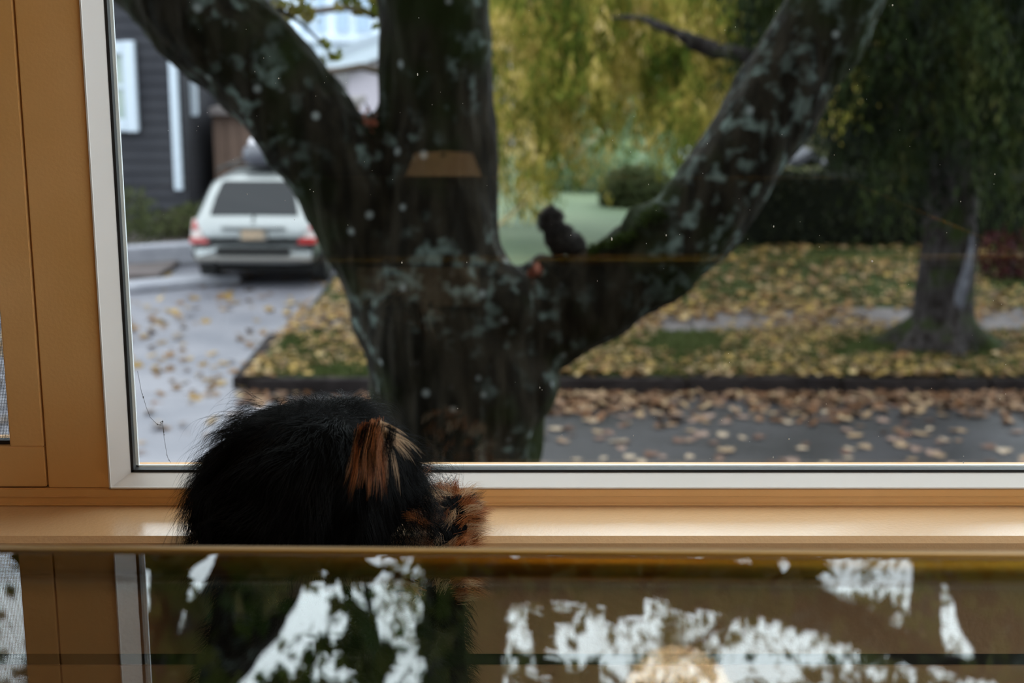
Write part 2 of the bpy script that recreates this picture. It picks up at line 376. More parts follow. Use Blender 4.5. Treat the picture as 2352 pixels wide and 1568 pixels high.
# ---------------------------------------------------------------- glass table
YL, YR = .8925, .8800                       # far edge at the left and right
T = empty('glass_table', 'glass topped table with amber rim mirroring the window', 'table', loc=(0, 0, 0))
e0, e1 = Vector((-.80, YL+(YL-YR)*.6, TZ)), Vector((.80, YR-(YL-YR)*.6, TZ)); n0, n1 = Vector((-.80, -.40, TZ)), Vector((.80, -.40, TZ))
MB().poly([v-Vector((0, 0, .010)) for v in (n0, n1, e1, e0)], (0, 0, .010)).build('tabletop', M['tableglass'], T)['label'] = 'clear glass top'
loop = [n0, n1, e1, e0, n0]
rm = MB()
for a, b in zip(loop[:-1], loop[1:]): rm.tube([a+Vector((0, 0, -.0075)), b+Vector((0, 0, -.0075))], .0100, 16)
rm.build('rim', M['brass'], T, smooth=True)['label'] = 'amber metal rim'
for (lx, ly) in ((-.74, -.34), (.74, -.34), (.74, .82), (-.74, .82)):
    MB().tube([(lx, ly, TZ-.012), (lx, ly, 0)], [.018, .014], 12).build('leg', M['black'], T, smooth=True)

# ---------------------------------------------------------------- lamps and things behind the camera
def globe_at():
    d = 4.06; p = mx(1560, 1620, d); return Vector((p.x, 3.06-d, p.z))
gp = globe_at()
L1 = empty('pendant_lamp', 'lit cream globe pendant lamp mirrored in the table top', 'lamp', loc=gp)
LR = .175
MB().ell((0, 0, 0), (LR, LR, LR), 32, 20).build('globe', mat('glowing_globe', (.9, .8, .6), .4, emit=((1.0, .68, .38), 34)), L1, smooth=True)['label'] = 'glowing cream globe'
MB().tube([(0, 0, LR), (0, 0, 2.6-gp.z)], .004, 8).build('cord', M['black'], L1)
MB().lathe([(.001, 2.6-gp.z), (.06, 2.6-gp.z), (.055, 2.6-gp.z-.03), (.001, 2.6-gp.z-.035)]).build('ceiling_cap', M['black'], L1)
def rx(x, y, Yr):                            # a point at depth Yr in the room seen mirrored in the pane
    p = px(x, y, 2*(gy+.014)-Yr); p.y = Yr; return p
a = rx(820, 600, -2.6); b = rx(1100, 745, -2.6)
cab = empty('sideboard', 'low sideboard with pale front mirrored faintly in the window', 'cabinet')
x0, x1 = min(a.x, b.x), max(a.x, b.x)
MB().box((x0-.1, -3.1, 0), (x1+.15, -2.62, .42)).build('body', mat('dark_walnut', (.03, .018, .01), .6), cab, bevel=.004)
MB().box((x0, -2.62, max(.02, b.z)), (x1, -2.60, a.z)).build('door', mat('pale_wood', (.85, .66, .42), .5, (.75, .56, .34), 8), cab, bevel=.003)['label'] = 'pale wooden front'
MB().box((x0+.1, -2.60, a.z-.05), (x0+.18, -2.59, a.z-.035)).build('handle', M['black'], cab)
a = rx(920, 425, -2.7); b = rx(1110, 360, -2.7)
tl = empty('table_lamp', 'small lamp with pale tapered shade on the sideboard', 'lamp', loc=((a.x+b.x)/2, -2.85, .42))
hw = abs(a.x-b.x)/2
MB().lathe([(hw, a.z-.42), (hw*.72, b.z-.42), (hw*.70, b.z-.42), (hw*.98, a.z-.42)]).build('lamp_shade', mat('linen_shade', (.8, .55, .3), .8, emit=((1, .6, .28), .5)), tl, smooth=True)['label'] = 'pale tapered linen shade'
MB().lathe([(.001, 0), (.06, 0), (.06, .01), (.012, .02), (.012, b.z-.42), (.001, b.z-.42)]).build('base', M['black'], tl)

# ================================================================ THE STREET
GRASSC = [(.05, .085, .02), (.09, .14, .04), (.14, .16, .05), (.20, .17, .07)]
M['asphalt'] = mat('damp_asphalt', (.014, .013, .014), .50, (.028, .026, .029), 1.3, bump=.25, bscale=60, spec=.16)
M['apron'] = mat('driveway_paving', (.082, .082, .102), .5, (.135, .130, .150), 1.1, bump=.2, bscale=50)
M['concrete'] = mat('sidewalk_concrete', (.07, .06, .062), .85, (.11, .095, .095), 2.5, bump=.2, spec=.15)
M['kerb'] = mat('dark_kerb_stone', (.009, .007, .007), .8, (.020, .016, .016), 5, bump=.4, spec=.06)
M['soil'] = mat('grassy_soil', (.030, .042, .012), .9, (.055, .045, .02), 2.2, bump=.6, bscale=30, contrast=(.4, .6), spec=.1)
M['lawn'] = mat('pale_green_lawn', (.072, .108, .056), .9, (.098, .132, .070), .8, bump=.4, bscale=50)
YK = gx(1300, 905).y                        # foot of the kerb
VZ = G+.13
Y1 = gx(1600, 764, VZ).y; Y2 = gx(1600, 708, VZ).y
XD = gx(556, 882, VZ).x                     # right edge of the driveway mouth
def slab(name, x0, x1, y0, y1, z0, z1, m, label, cat, **k):
    return tag(MB().box((x0, y0, z0), (x1, y1, z1)).build(name, m, **k), label, cat, kind='structure')
slab('ground', -60, 60, 1.72, 120, G-.3, G-.03, M['soil'], 'bare ground beyond the gardens', 'ground')
slab('road', -40, 40, 6.6, YK, G-.04, G, M['asphalt'], 'damp dark asphalt street scattered with autumn leaves', 'road')
slab('near_verge', -40, 40, 1.72, 6.6, G-.04, G+.10, M['soil'], 'grass verge under the near tree', 'verge')
slab('driveway', -14, XD, YK, 26, G-.04, G+.012, M['apron'], 'pale grey driveway with the silver car on it', 'driveway')
slab('street_sheen_slab', -40, XD+.30, 6.62, YK-.004, G-.03, G+.008, M['apron'], 'pale street surface with sky sheen in its colour at the mouth of the driveway', 'road')  # pale slab over the left of the road, sky sheen painted as its colour
kb = empty('kerb', 'low dark kerb edging the leafy verge', 'kerb', kind='structure')
xk = XD; i = 0
while xk < 16:
    L = 1.35+.1*random.random()
    MB().box((xk+.006, YK, G-.04), (xk+L-.006, YK+.15, VZ+.012+random.uniform(-.008, .008))).build('kerbstone', M['kerb'], kb, bevel=.02)
    xk += L; i += 1
for i in range(2): MB().box((XD-.15, YK+.15+i*1.0, G-.04), (XD, YK+1.14+i*1.0, VZ+.005)).build('kerbstone', M['kerb'], kb, bevel=.02)
slab('verge', XD, 40, YK+.15, Y1, G-.04, VZ, M['soil'], 'grass verge thick with fallen leaves between kerb and sidewalk', 'verge')
sw = empty('sidewalk', 'leaf strewn concrete sidewalk across the street', 'sidewalk', kind='structure')
xk = XD
while xk < 16:
    MB().box((xk+.006, Y1, G-.04), (xk+1.49, Y2, VZ+.01+random.uniform(-.006, .006))).build('paving_slab', M['concrete'], sw, bevel=.01); xk += 1.5
slab('front_lawn', XD+.25, 40, Y2, 23, G-.04, VZ+.005, M['soil'], 'leaf covered front lawn beyond the sidewalk', 'lawn')
slab('side_lawn', XD+.27, 1.9, 18.3, 23.002, G-.03, VZ+.020, M['lawn'], 'pale green mown lawn between trunk and squirrel', 'lawn')
slab('lawn', XD+.25, 4.6, 23, 46, G-.04, VZ+.02, M['lawn'], 'pale green mown lawn behind the squirrel', 'lawn')

# grass blades (uncountable)
def blades(name, n, x0, x1, y0, y1, z, h, m, label):
    x = rng.uniform(x0, x1, n); y = rng.uniform(y0, y1, n); ok = ~((x < 1.9) & (y > 18.3)); x = x[ok]; y = y[ok]; n = len(x)
    c = np.stack([x, y, np.full(n, z)], 1); a = rng.uniform(0, 2*math.pi, n); wd = .012
    s = np.stack([np.cos(a), np.sin(a), np.zeros(n)], 1)*wd
    tip = c+np.stack([rng.normal(0, .02, n), rng.normal(0, .02, n), h*(.4+rng.random(n))], 1)
    return tag(fast_mesh(name, np.stack([c-s, c+s, tip], 1).reshape(-1, 3), 3, m), label, 'grass', kind='stuff')
gm = leaf_mat('grass_blade', [(.022, .032, .009), (.045, .062, .018), (.075, .080, .030)], .8, .3)
blades('grass', 42000, XD+.1, 9, YK+.15, Y1, VZ, .07, gm, 'short grass growing on the verge by the kerb')
blades('grass', 30000, XD+.3, 11, Y2, 23, VZ, .07, gm, 'short grass growing on the leaf covered front lawn')

# fallen leaves
LEAFCOL = [(.08, .030, .014), (.13, .07, .035), (.19, .12, .065), (.16, .095, .07), (.07, .028, .015), (.26, .19, .13)]
lm = leaf_mat('fallen_leaf', [(.05, .025, .012), (.15, .08, .03), (.07, .04, .02), (.26, .17, .05), (.14, .09, .055), (.34, .25, .12)], .5, .1, .6, .85)
lm2 = leaf_mat('gutter_leaf', [(.03, .013, .008), (.11, .05, .022), (.05, .028, .018), (.16, .095, .06), (.24, .17, .10)], .5, .1, .6, .85)
def litter(name, n, x0, x1, y0, y1, z, size, label, clump=.55, m=lm, far_edge=None):
    out = []
    while len(out) < n:
        x = random.uniform(x0, x1); y = random.uniform(y0, y1) if far_edge is None else far_edge-abs(random.gauss(0, (y1-y0)/2.2))
        if XD+.2 < x < 1.9 and y > 18.3 and random.random() < .97: continue
        if noise.noise((x*.8, y*.8, 3))+.5 < clump*random.random(): continue
        out.append((x, y, z+random.uniform(.005, .03)))
    cen = np.array(out); nn = len(cen); a = rng.uniform(0, 2*math.pi, nn); sz = size*(.6+.8*rng.random(nn))
    ux = np.stack([np.cos(a), np.sin(a), rng.normal(0, .25, nn)], 1); uy = np.stack([-np.sin(a), np.cos(a), rng.normal(0, .25, nn)], 1)
    prof = [(0, -.5, 0), (.42, -.28, .1), (.25, .05, .02), (.5, .3, .12), (0, .55, 0), (-.5, .3, .1), (-.25, .05, .02), (-.42, -.28, .12)]
    q = np.stack([cen+ux*(p[0]*sz)[:, None]+uy*(p[1]*sz)[:, None]+np.array([0, 0, 1.])*(p[2]*sz)[:, None] for p in prof], 1)
    return tag(fast_mesh(name, q.reshape(-1, 3), 8, m), label, 'leaves', kind='stuff')
litter('fallen_leaves', 4800, XD, 8.5, YK+.1, Y1, VZ+.02, .092, 'yellow and brown leaves lying thick on the verge', .8)
litter('fallen_leaves', 3300, XD+.2, 10, Y2, 22.5, VZ+.02, .095, 'yellow and brown leaves lying over the front lawn', .9)
litter('fallen_leaves', 2100, XD, 9, Y1, Y2, VZ+.015, .095, 'pale leaves lying on the sidewalk slabs', .9)
litter('fallen_leaves', 1700, XD, 8, 0, .95, G, .10, 'brown leaves drifted along the gutter at the kerb foot', .9, far_edge=YK-.02, m=lm2)
litter('fallen_leaves', 1100, -9, XD, YK-1.6, 22, G+.012, .10, 'pale leaves scattered over the grey driveway', 1.2)
lp = [(0, -.5), (.16, -.36), (.45, -.40), (.34, -.12), (.55, .10), (.28, .16), (.24, .44), (0, .62), (-.24, .40), (-.30, .16), (-.55, .08), (-.32, -.12), (-.44, -.38), (-.16, -.34)]
LM = []
for k, c in enumerate(LEAFCOL):
    me = bpy.data.meshes.new('fallen_leaf'); vs = [(0, 0, .0)]+[(x*.11, y*.11, .11*(.10*abs(x)+.22*(x*x+y*y)*(1 if (i+k) % 3 else .3))) for i, (x, y) in enumerate(lp)]
    me.from_pydata(vs, [], [(0, i+1, (i+1) % len(lp)+1) for i in range(len(lp))]); me.materials.append(mat('leaf_colour', c, .55, tuple(q*.7 for q in c), 30)); LM.append(me)
cnt = 0
while cnt < 280:
    y = random.uniform(10.2, YK-.05); x = random.uniform(-3.9, 4.3)
    if abs(x)/y > .38 or noise.noise((x*.7, y*.7, 9)) < random.uniform(-.5, .15)-(y-10)*.12: continue
    if -.55 < (x/y)*1 < -.02 and random.random() < .7: continue
    ci = random.randrange(6); o = bpy.data.objects.new('fallen_leaf', LM[ci]); C.objects.link(o); s = random.uniform(.6, 1.35)
    o.location = (x, y, G+.004); o.scale = (s, s, s); o.rotation_euler = (random.uniform(-.15, .15), random.uniform(-.15, .15), random.uniform(0, 6.28))
    zone = 'in the drift by the kerb' if y > YK-.7 else ('on bare street nearest the window' if y < 11.3 else 'in the middle of the street')
    side = 'left of the big trunk' if x < -.5 else ('right of the big trunk' if x < 2.2 else 'towards the cedar side')
    size_ = 'small' if s < .9 else 'large'
    tag(o, f"{size_} {('rust', 'brown', 'tan', 'dull pink brown', 'dark russet', 'pale buff')[ci]} leaf {zone} {side}", 'leaf', 'loose autumn leaves on the street'); cnt += 1

# ================================================================ THE CAR
CY = 18.5; CX = px(583, 600, CY).x
car = empty('car', 'silver station wagon parked on the driveway with a roof box', 'car', loc=(CX, CY, G+.012)); car.rotation_euler.z = R(-2); car.scale = (.965, .965, .94)
M['silver'] = mat('silver_paint', (.20, .21, .215), .32, metal=.5, coat=.5)
M['lower'] = mat('grey_lower_trim', (.17, .16, .15), .5)
M['carglass'] = mat('car_glass', (.008, .009, .012), .10, spec=.25)
M['red'] = mat('red_lens', (.26, .015, .015), .2, coat=.3)
M['clear'] = mat('clear_lens', (.34, .27, .26), .2, coat=.3)
M['tyre'] = mat('tyre_rubber', (.012, .012, .012), .8)
def section(y, W, zb, belt, roof, wr):
    h = roof-belt
    half = [(W*.55, zb), (W*.88, zb+.02), (W*.97, zb+.12), (W, zb+.30), (W*1.0, belt-.22), (W*.985, belt-.06), (W*.96, belt)]
    half += [(W*.96-(W*.96-wr)*.45, belt+h*.45), (wr+.03, belt+h*.86), (wr-.06, roof-.035*min(1, h*3)), (wr*.55, roof-.004), (0, roof)]
    full = [(x, y, z) for x, z in half]; return full+[(-x, y, z) for x, z in reversed(half[:-1])]
st = [(0.00, .80, .44, .62, .66, .60), (.02, .845, .38, .72, .76, .62), (.05, .865, .36, .92, .97, .70), (.14, .87, .35, .96, 1.05, .72), (.26, .87, .35, .97, 1.28, .66), (.40, .87, .35, .97, 1.49, .60), (.55, .87, .35, .97, 1.56, .58),
      (1.2, .87, .34, .97, 1.60, .58), (2.2, .87, .34, .96, 1.60, .58), (2.7, .87, .34, .95, 1.50, .58), (3.2, .87, .34, .94, 1.12, .66), (3.45, .865, .34, .92, 1.0, .70), (4.1, .84, .35, .84, .90, .66), (4.4, .74, .33, .68, .72, .55)]
bm_ = MB(); k = None
for s_ in st:
    sec = section(*s_); k = len(sec); bm_.v += sec
for i in range(len(st)-1):
    for j in range(k): bm_.f.append((i*k+j, i*k+(j+1) % k, (i+1)*k+(j+1) % k, (i+1)*k+j))
bm_.f.append(tuple(range(k))); bm_.f.append(tuple((len(st)-1)*k+j for j in range(k)))
bm_.build('body', M['silver'], car, smooth=True)
def rear(pts, off=.012):                     # points (x,z) on the raked tailgate
    def yy(z):
        zz = [.62, .92, .97, 1.05, 1.28, 1.49, 1.56]; ys_ = [.0, .05, .10, .14, .26, .40, .55]
        return float(np.interp(z, zz, ys_))-off
    return [(x, yy(z), z) for x, z in pts]
gl = MB(); gl.poly(rear([(-.60, 1.04), (.60, 1.04), (.60, 1.06), (.545, 1.28), (.475, 1.475), (.44, 1.49), (-.44, 1.49), (-.475, 1.475), (-.545, 1.28), (-.60, 1.06)], .02), (0, .05, .0))
gl.build('rear_window', M['carglass'], car)
for s in (-1, 1):
    MB().poly([(s*.885, 3.1, 1.0), (s*.885, .50, 1.02), (s*.70, .75, 1.45), (s*.69, 2.5, 1.45)], (-s*.02, 0, 0)).build('side_window', M['carglass'], car)
    MB().poly(rear([(s*.86, .66), (s*.66, .66), (s*.70, .80), (s*.74, .97), (s*.84, .99)], .022), (0, .08, 0)).build('tail_light', M['clear'], car, bevel=.01)['label'] = 'pale lens'
    MB().poly(rear([(s*.865, .655), (s*.60, .655), (s*.64, .735), (s*.865, .735)], .032), (0, .08, 0)).build('tail_light', M['red'], car, bevel=.008)['label'] = 'red lower lens'
    MB().poly(rear([(s*.84, .85), (s*.755, .85), (s*.765, .96), (s*.82, .97)], .030), (0, .08, 0)).build('tail_light', M['red'], car, bevel=.008)['label'] = 'red upper lens'
    MB().ell((s*.99, 2.85, 1.02), (.11, .06, .08), 12, 8).build('wing_mirror', M['silver'], car, smooth=True)
    MB().tube([(s*.60, .65, 1.57), (s*.60, .75, 1.63), (s*.60, 2.1, 1.64), (s*.60, 2.2, 1.59)], .018, 8).build('roof_rail', M['black'], car, smooth=True)
    for yw in (.85, 3.45):
        wh = MB().tube([(s*.70, yw, .32), (s*.885, yw, .32)], .32, 24); wo_ = wh.build('wheel', M['tyre'], car, smooth=False)
        MB().tube([(s*.87, yw, .32), (s*.895, yw, .32)], .20, 16).build('hubcap', M['silver'], wo_)
MB().poly([(-.80, -.03, .44), (.80, -.03, .44), (.86, .02, .60), (.40, -.05, .62), (-.40, -.05, .62), (-.86, .02, .60)], (0, .2, 0)).build('bumper', M['silver'], car, bevel=.03)
MB().box((-.50, -.07, .50), (.50, .10, .61)).build('bumper_step', M['slot'], car, bevel=.02)['label'] = 'dark bumper step'
MB().box((-.82, -.05, .41), (.82, .10, .49)).build('bumper_skirt', M['lower'], car, bevel=.03)
MB().box((-.19, -.012, .70), (.19, .08, .86)).build('plate_recess', M['lower'], car, bevel=.01)
MB().box((-.15, -.022, .71), (.15, -.010, .85)).build('number_plate', mat('tan_plate', (.36, .25, .16), .5, (.2, .16, .12), 25), car, bevel=.005)
MB().box((-.44, -.03, .86), (.44, .06, .895)).build('tailgate_handle', M['silver'], car, bevel=.012)
MB().poly(rear([(-.02, .94), (.02, .94), (.012, 1.06), (-.012, 1.06)], .035), (0, .02, 0)).build('wiper', M['black'], car)
MB().box((-.78, .3, .22), (.78, 4.2, .38)).build('underbody', M['slot'], car)
MB().tube([(-.55, .25, .30), (-.55, -.04, .30)], .03, 10).build('exhaust', M['black'], car)
for yb in (1.0, 1.9): MB().box((-.66, yb, 1.62), (.66, yb+.05, 1.65)).build('roof_bar', M['black'], car)
box_ = empty('roof_box', 'dark rounded cargo box with pale lid on the silver car', 'cargo box', loc=(CX, CY, G+.012)); box_.rotation_euler.z = R(-2); box_.scale = (.965, .965, .94)
def cargo(z0, z1, w_, m, nm, sh=1.0):
    b = MB(); n = 7; stn = [(.62, .55), (.66, .85), (.8, 1.0), (1.6, 1.0), (2.4, .9), (2.75, .6)]
    for (y, f) in stn:
        for j in range(16):
            q = 2*math.pi*j/16; cx_ = math.copysign(abs(math.cos(q))**.6, math.cos(q)); sz_ = math.copysign(abs(math.sin(q))**.7, math.sin(q))
            b.v.append((w_*cx_*f+.02, y, (z0+z1)/2+(z1-z0)/2*sz_*f))
    for i in range(len(stn)-1):
        for j in range(16): b.f.append((i*16+j, i*16+(j+1) % 16, (i+1)*16+(j+1) % 16, (i+1)*16+j))
    b.f.append(tuple(range(16))); b.f.append(tuple((len(stn)-1)*16+j for j in range(16)))
    return b.build(nm, m, box_, smooth=True)
cargo(1.66, 1.98, .30, mat('dark_grey_plastic', (.05, .05, .065), .35), 'box_base')
lid = cargo(1.80, 2.08, .29, mat('pale_lid', (.45, .43, .46), .25), 'box_lid'); lid.location.y = .35; lid['label'] = 'pale shiny lid'

# ================================================================ HOUSES ACROSS THE STREET
dk = mat('dark_grey_siding', (.022, .022, .028), .75, (.030, .030, .036), 1.5, spec=.2)
wt = mat('white_trim', (.42, .47, .54), .5)
H1 = empty('house', 'dark grey sided house with white trimmed window behind the car', 'house')
HY = 24.0
def hp(x, y, Y=HY): return px(x, y, Y)
def facebox(x0, y0, x1, y1, Y, d, name, m, par, bev=0):   # pixel corners of a facade piece, given real size and depth at Y
    a, b = hp(x0, y0, Y), hp(x1, y1, Y)
    return MB().box((a.x, Y, min(a.z, b.z)), (b.x, Y+d, max(a.z, b.z))).build(name, m, par, bevel=bev)
xr_ = hp(430, 400).x
# lap siding: each board leans out over the one below
zb_ = G; kb_ = 0
while zb_ < 3.6:
    MB().poly([(-14, HY-.03, zb_), (-14, HY+.1, zb_), (-14, HY+.1, zb_+.215), (-14, HY-.003, zb_+.215)], (14+xr_, 0, 0)).build('siding_board', dk, H1); zb_ += .21
MB().box((-14, HY+.1, G), (xr_, HY+6, 3.6)).build('wall', dk, H1)
MB().poly([(-14.3, HY-.6, 3.6), (-14.3, HY+7, 3.6), (-14.3, HY+3, 6.0)], (14.3+xr_+.2, 0, 0)).build('roof', mat('grey_shingle', (.16, .17, .19), .8), H1)
wy0, wy1, wx1 = 85, 300, 323
a, b = hp(150, 95, HY), hp(wx1, wy1, HY)
wn = MB()
f_ = .20
for (p, q) in (((a.x+f_, b.z), (b.x-f_, b.z+f_)), ((a.x+f_, a.z-f_), (b.x-f_, a.z)), ((b.x-f_+.002, b.z-.01), (b.x, a.z+.01)), ((a.x, b.z-.01), (a.x+f_-.002, a.z+.01))):
    wn.box((p[0], HY-.16, p[1]), (q[0], HY-.035, q[1]))
wo2 = wn.build('window', wt, H1, bevel=.01); wo2['label'] = 'white framed window'
MB().box((a.x+f_, HY-.07, b.z+f_), (b.x-f_, HY-.05, a.z-f_)).build('pane', mat('house_glass', (.20, .25, .23), .15, (.28, .32, .28), 2), wo2)
MB().box((a.x+f_, HY-.10, (a.z+b.z)/2-.03), (b.x-f_, HY-.04, (a.z+b.z)/2+.03)).build('glazing_bar', wt, wo2)
facebox(384, 100, 419, 437, HY-.1, .12, 'corner_board', wt, H1, .01)['label'] = 'tall white vertical board'
facebox(426, 160, 453, 266, HY+.5, .12, 'corner_board', wt, H1, .01)['label'] = 'short white vertical board'
# brown wall next to it
H2 = empty('garage', 'brown panelled garage wall behind the silver car', 'garage')
bw = mat('brown_panel', (.10, .060, .045), .8, (.13, .08, .06), 2)
x0_, x1_ = xr_+.25, hp(760, 300, 25).x; zt_ = hp(500, 262, 25).z
n = 9
for i in range(n):
    xa = x0_+(x1_-x0_)*i/n; MB().box((xa+.006, 25, G), (xa+(x1_-x0_)/n-.006, 25.08, zt_)).build('panel', bw, H2, bevel=.01)
MB().box((x0_, 25.08, G), (x1_, 30, zt_)).build('wall', bw, H2)
MB().box((x0_, 24.8, zt_), (x1_+.1, 30.2, zt_+.12)).build('fascia', mat('grey_fascia', (.12, .10, .10), .7), H2)
facebox(600, 160, 760, 262, 27.0, 3, 'upper_wall', mat('grey_upper', (.10, .09, .10), .8), H2)
MB().box((x0_, 27, zt_), (hp(598, 300, 27).x, 30, hp(500, -60, 27).z)).build('upper_wall', dk, H2)
# pale house with gable far behind
H3 = empty('far_house', 'pale lavender house with white gable trim behind the tree fork', 'house')
FY = 42
lav = mat('lavender_siding', (.40, .36, .42), .8); pl = mat('pale_blue_wall', (.55, .62, .70), .7)
a = hp(640, 180, FY); b = hp(860, 115, FY); ap = hp(1060, 20, FY)
prof3 = [Vector((a.x, FY, G)), Vector((a.x, FY, a.z-.3)), Vector((ap.x, FY, ap.z)), Vector((ap.x+2.5, FY, a.z)), Vector((ap.x+2.5, FY, G))]
MB().poly(prof3, (0, 8, 0)).build('wall', lav, H3)
d_ = (ap-a); nrm = Vector((-d_.z, 0, d_.x)).normalized()
MB().poly([a-Vector((0, .4, .5))-d_*.2, ap-Vector((0, .4, .5)), ap-Vector((0, .4, .5))+nrm*.35, a-Vector((0, .4, .5))-d_*.2+nrm*.35], (0, .3, 0)).build('gable_trim', wt, H3)['label'] = 'white sloping trim'
MB().poly([a-Vector((0, .4, .12))-d_*.2, ap-Vector((0, .4, .12)), ap-Vector((0, .4, .12))+nrm*.30, a-Vector((0, .4, .12))-d_*.2+nrm*.30], (0, 8, 0)).build('roof', mat('blue_grey_roof', (.30, .34, .40), .6), H3)
H4 = empty('tall_house', 'pale blue white upper storey with tall windows far behind the fork', 'house')
facebox(600, 250, 1000, -700, 52, 8, 'wall', pl, H4)
for (xa, xb) in ((690, 712), (724, 746), (770, 800), (815, 850)):
    wf_ = facebox(xa, 75, xb, -40, 51.9, .12, 'window', wt, H4)
    facebox(xa+3, 70, xb-3, -36, 51.86, .05, 'pane', mat('far_glass', (.30, .38, .48), .2), wf_)
facebox(600, 98, 1000, 84, 51.7, .3, 'ledge', wt, H4)
# dark house at the right in the shade of the cedar
H5 = empty('shaded_house', 'dark grey house roof in the shade between limb and cedar', 'house')
a = hp(1690, 452, 38); b = hp(1925, 360, 38)
MB().poly([(a.x, 38, G), (a.x, 38, a.z), ((a.x+b.x)/2+.6, 38, b.z), (b.x, 38, a.z), (b.x, 38, G)], (0, 8, 0)).build('wall', mat('slate_wall', (.05, .05, .06), .8), H5)
MB().poly([(a.x-.3, 37.7, a.z-.1), ((a.x+b.x)/2+.6, 37.7, b.z), (b.x+.3, 37.7, a.z-.1), (b.x+.3, 37.7, a.z+.1), ((a.x+b.x)/2+.6, 37.7, b.z+.2), (a.x-.3, 37.7, a.z+.1)], (0, 8.6, 0)).build('roof', mat('dark_roof', (.04, .04, .05), .8), H5)

# stone edging left of the car and its planting
def stone(x, y, l, d, h, rz, label):
    p = gx(x, y, G); o = MB().box((-l/2, -d/2, 0), (l/2, d/2, h)).build('edging_stone', mat('edging_slab', (.17, .17, .20), .6, (.23, .23, .26), 3, bump=.3), bevel=.03)
    o.location = (p.x, p.y, G+.012); o.rotation_euler.z = rz; o.rotation_euler.x = R(0); tag(o, label, 'stone'); return o
stone(398, 660, 1.75, .50, .10, R(33), 'flat grey edging stone lying beside the car bumper')
stone(350, 612, 1.9, .45, .30, R(25), 'taller dark edging stone behind the flat one')
bed = MB().box((-9, 19.2, G), (-4.85, 23.9, G+.10)).build('planting_bed', mat('bark_mulch', (.045, .035, .035), .9, (.08, .06, .06), 6, bump=.6)); tag(bed, 'dark planting bed between edging stones and grey house', 'flower bed', kind='structure')
def blob_leaves(cx, cy, cz, rx_, ry_, rz_, n, size, width=.5, hang=.0):
    v = rng.normal(size=(n, 3)); v /= np.linalg.norm(v, axis=1, keepdims=True); r = rng.random(n)**.35
    c = np.array([cx, cy, cz])+v*np.array([rx_, ry_, rz_])*r[:, None]
    ax = rng.normal(size=(n, 3)); ax[:, 2] = ax[:, 2]*(1-hang)-hang*2
    return leaf_quads(c, ax, size, width)
lowm = leaf_mat('low_plant_leaf', [(.015, .02, .010), (.03, .04, .015), (.07, .08, .03), (.04, .025, .028)], 1.2, .3)
for (x, y, w_, h_, lab) in ((470, 540, .55, .30, 'low green plant beside the rear of the silver car'), (395, 560, .7, .25, 'low dark plant below the white vertical board'), (310, 590, .45, .55, 'leafy plant at the left by the window frame')):
    p = gx(x, y, G); b_ = MB()
    o = fast_mesh('shrub', blob_leaves(0, 0, h_*.8, w_, .5, h_, 700, .09), 4, lowm); o.location = (p.x, min(p.y, 23.3), G+.1); tag(o, lab, 'shrub')

# ================================================================ HEDGE, SHRUBS, GUY WIRE
hd = empty('hedge', 'long dark clipped hedge across the back of the front lawn', 'hedge')
xa_ = 3.05
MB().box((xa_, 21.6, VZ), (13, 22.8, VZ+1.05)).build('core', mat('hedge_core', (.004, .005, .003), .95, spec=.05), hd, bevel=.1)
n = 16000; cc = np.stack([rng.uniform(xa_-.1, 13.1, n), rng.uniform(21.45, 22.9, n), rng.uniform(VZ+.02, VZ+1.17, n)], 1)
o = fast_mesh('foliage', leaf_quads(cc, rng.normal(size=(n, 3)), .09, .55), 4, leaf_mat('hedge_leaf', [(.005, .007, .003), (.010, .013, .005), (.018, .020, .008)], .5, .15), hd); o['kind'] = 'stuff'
sh = [(1345, 400, 30, 1.1, 1.0, 'pale grey green shrub left of the round bush beyond the lawn', 0), (1420, 385, 32, 1.4, 1.5, 'tall pale green shrub under the golden branches', 0), (1462, 452, 27, .75, .55, 'low round olive bush at the edge of the pale lawn', 1), (1290, 425, 34, 1.0, .8, 'small dark green shrub at the back of the pale lawn', 1), (1590, 420, 35, 1.2, 1.3, 'dark bush behind the crooked limb', 1)]
shm = [leaf_mat('pale_shrub_leaf', [(.12, .19, .10), (.20, .28, .16), (.28, .36, .22)], .9, .3), leaf_mat('olive_shrub_leaf', [(.035, .05, .02), (.07, .085, .035), (.13, .12, .05)], .9, .3)]
for (x, y, Y, rw, rh, lab, mi) in sh:
    p = px(x, y, Y); e = empty('shrub', lab, 'shrub', loc=(p.x, Y, VZ))
    MB().tube([(0, 0, 0), (0, 0, rh)], [.07, .02], 8).build('stem', mat('shrub_stem', (.03, .025, .02), .9), e)
    z_ = max(p.z-VZ, rh*.8)
    o = fast_mesh('foliage', blob_leaves(0, 0, z_*.6, rw, rw*.8, max(rh, z_*.6), 3200, .14), 4, shm[mi], e); o['kind'] = 'stuff'
pw = px(1120, 540, 19.0); pw2 = px(1395, 290, 27.0)
d_ = (pw2-pw)
o = MB().tube([pw-d_*.7, pw, pw2, pw2+d_*1.2], .026, 8).build('guy_wire', mat('yellow_guard', (.26, .21, .10), .7)); tag(o, 'pale yellow guarded guy wire slanting up right of the trunk', 'wire')
p = gx(1575, 420, VZ); p = px(1574, 355, 30)
e = empty('post_box', 'small white box on a post beyond the crooked limb', 'mailbox', loc=(p.x, 30, VZ))
MB().box((-.09, -.15, p.z-VZ-.16), (.09, .15, p.z-VZ+.16)).build('box', wt, e, bevel=.03); MB().box((-.04, -.04, 0), (.04, .04, p.z-VZ-.16)).build('post', wt, e)
p = gx(2330, 640, VZ); rs = empty('red_shrub', 'low dark red shrub right of the cedar trunk', 'shrub', loc=(p.x-.05, p.y, VZ))
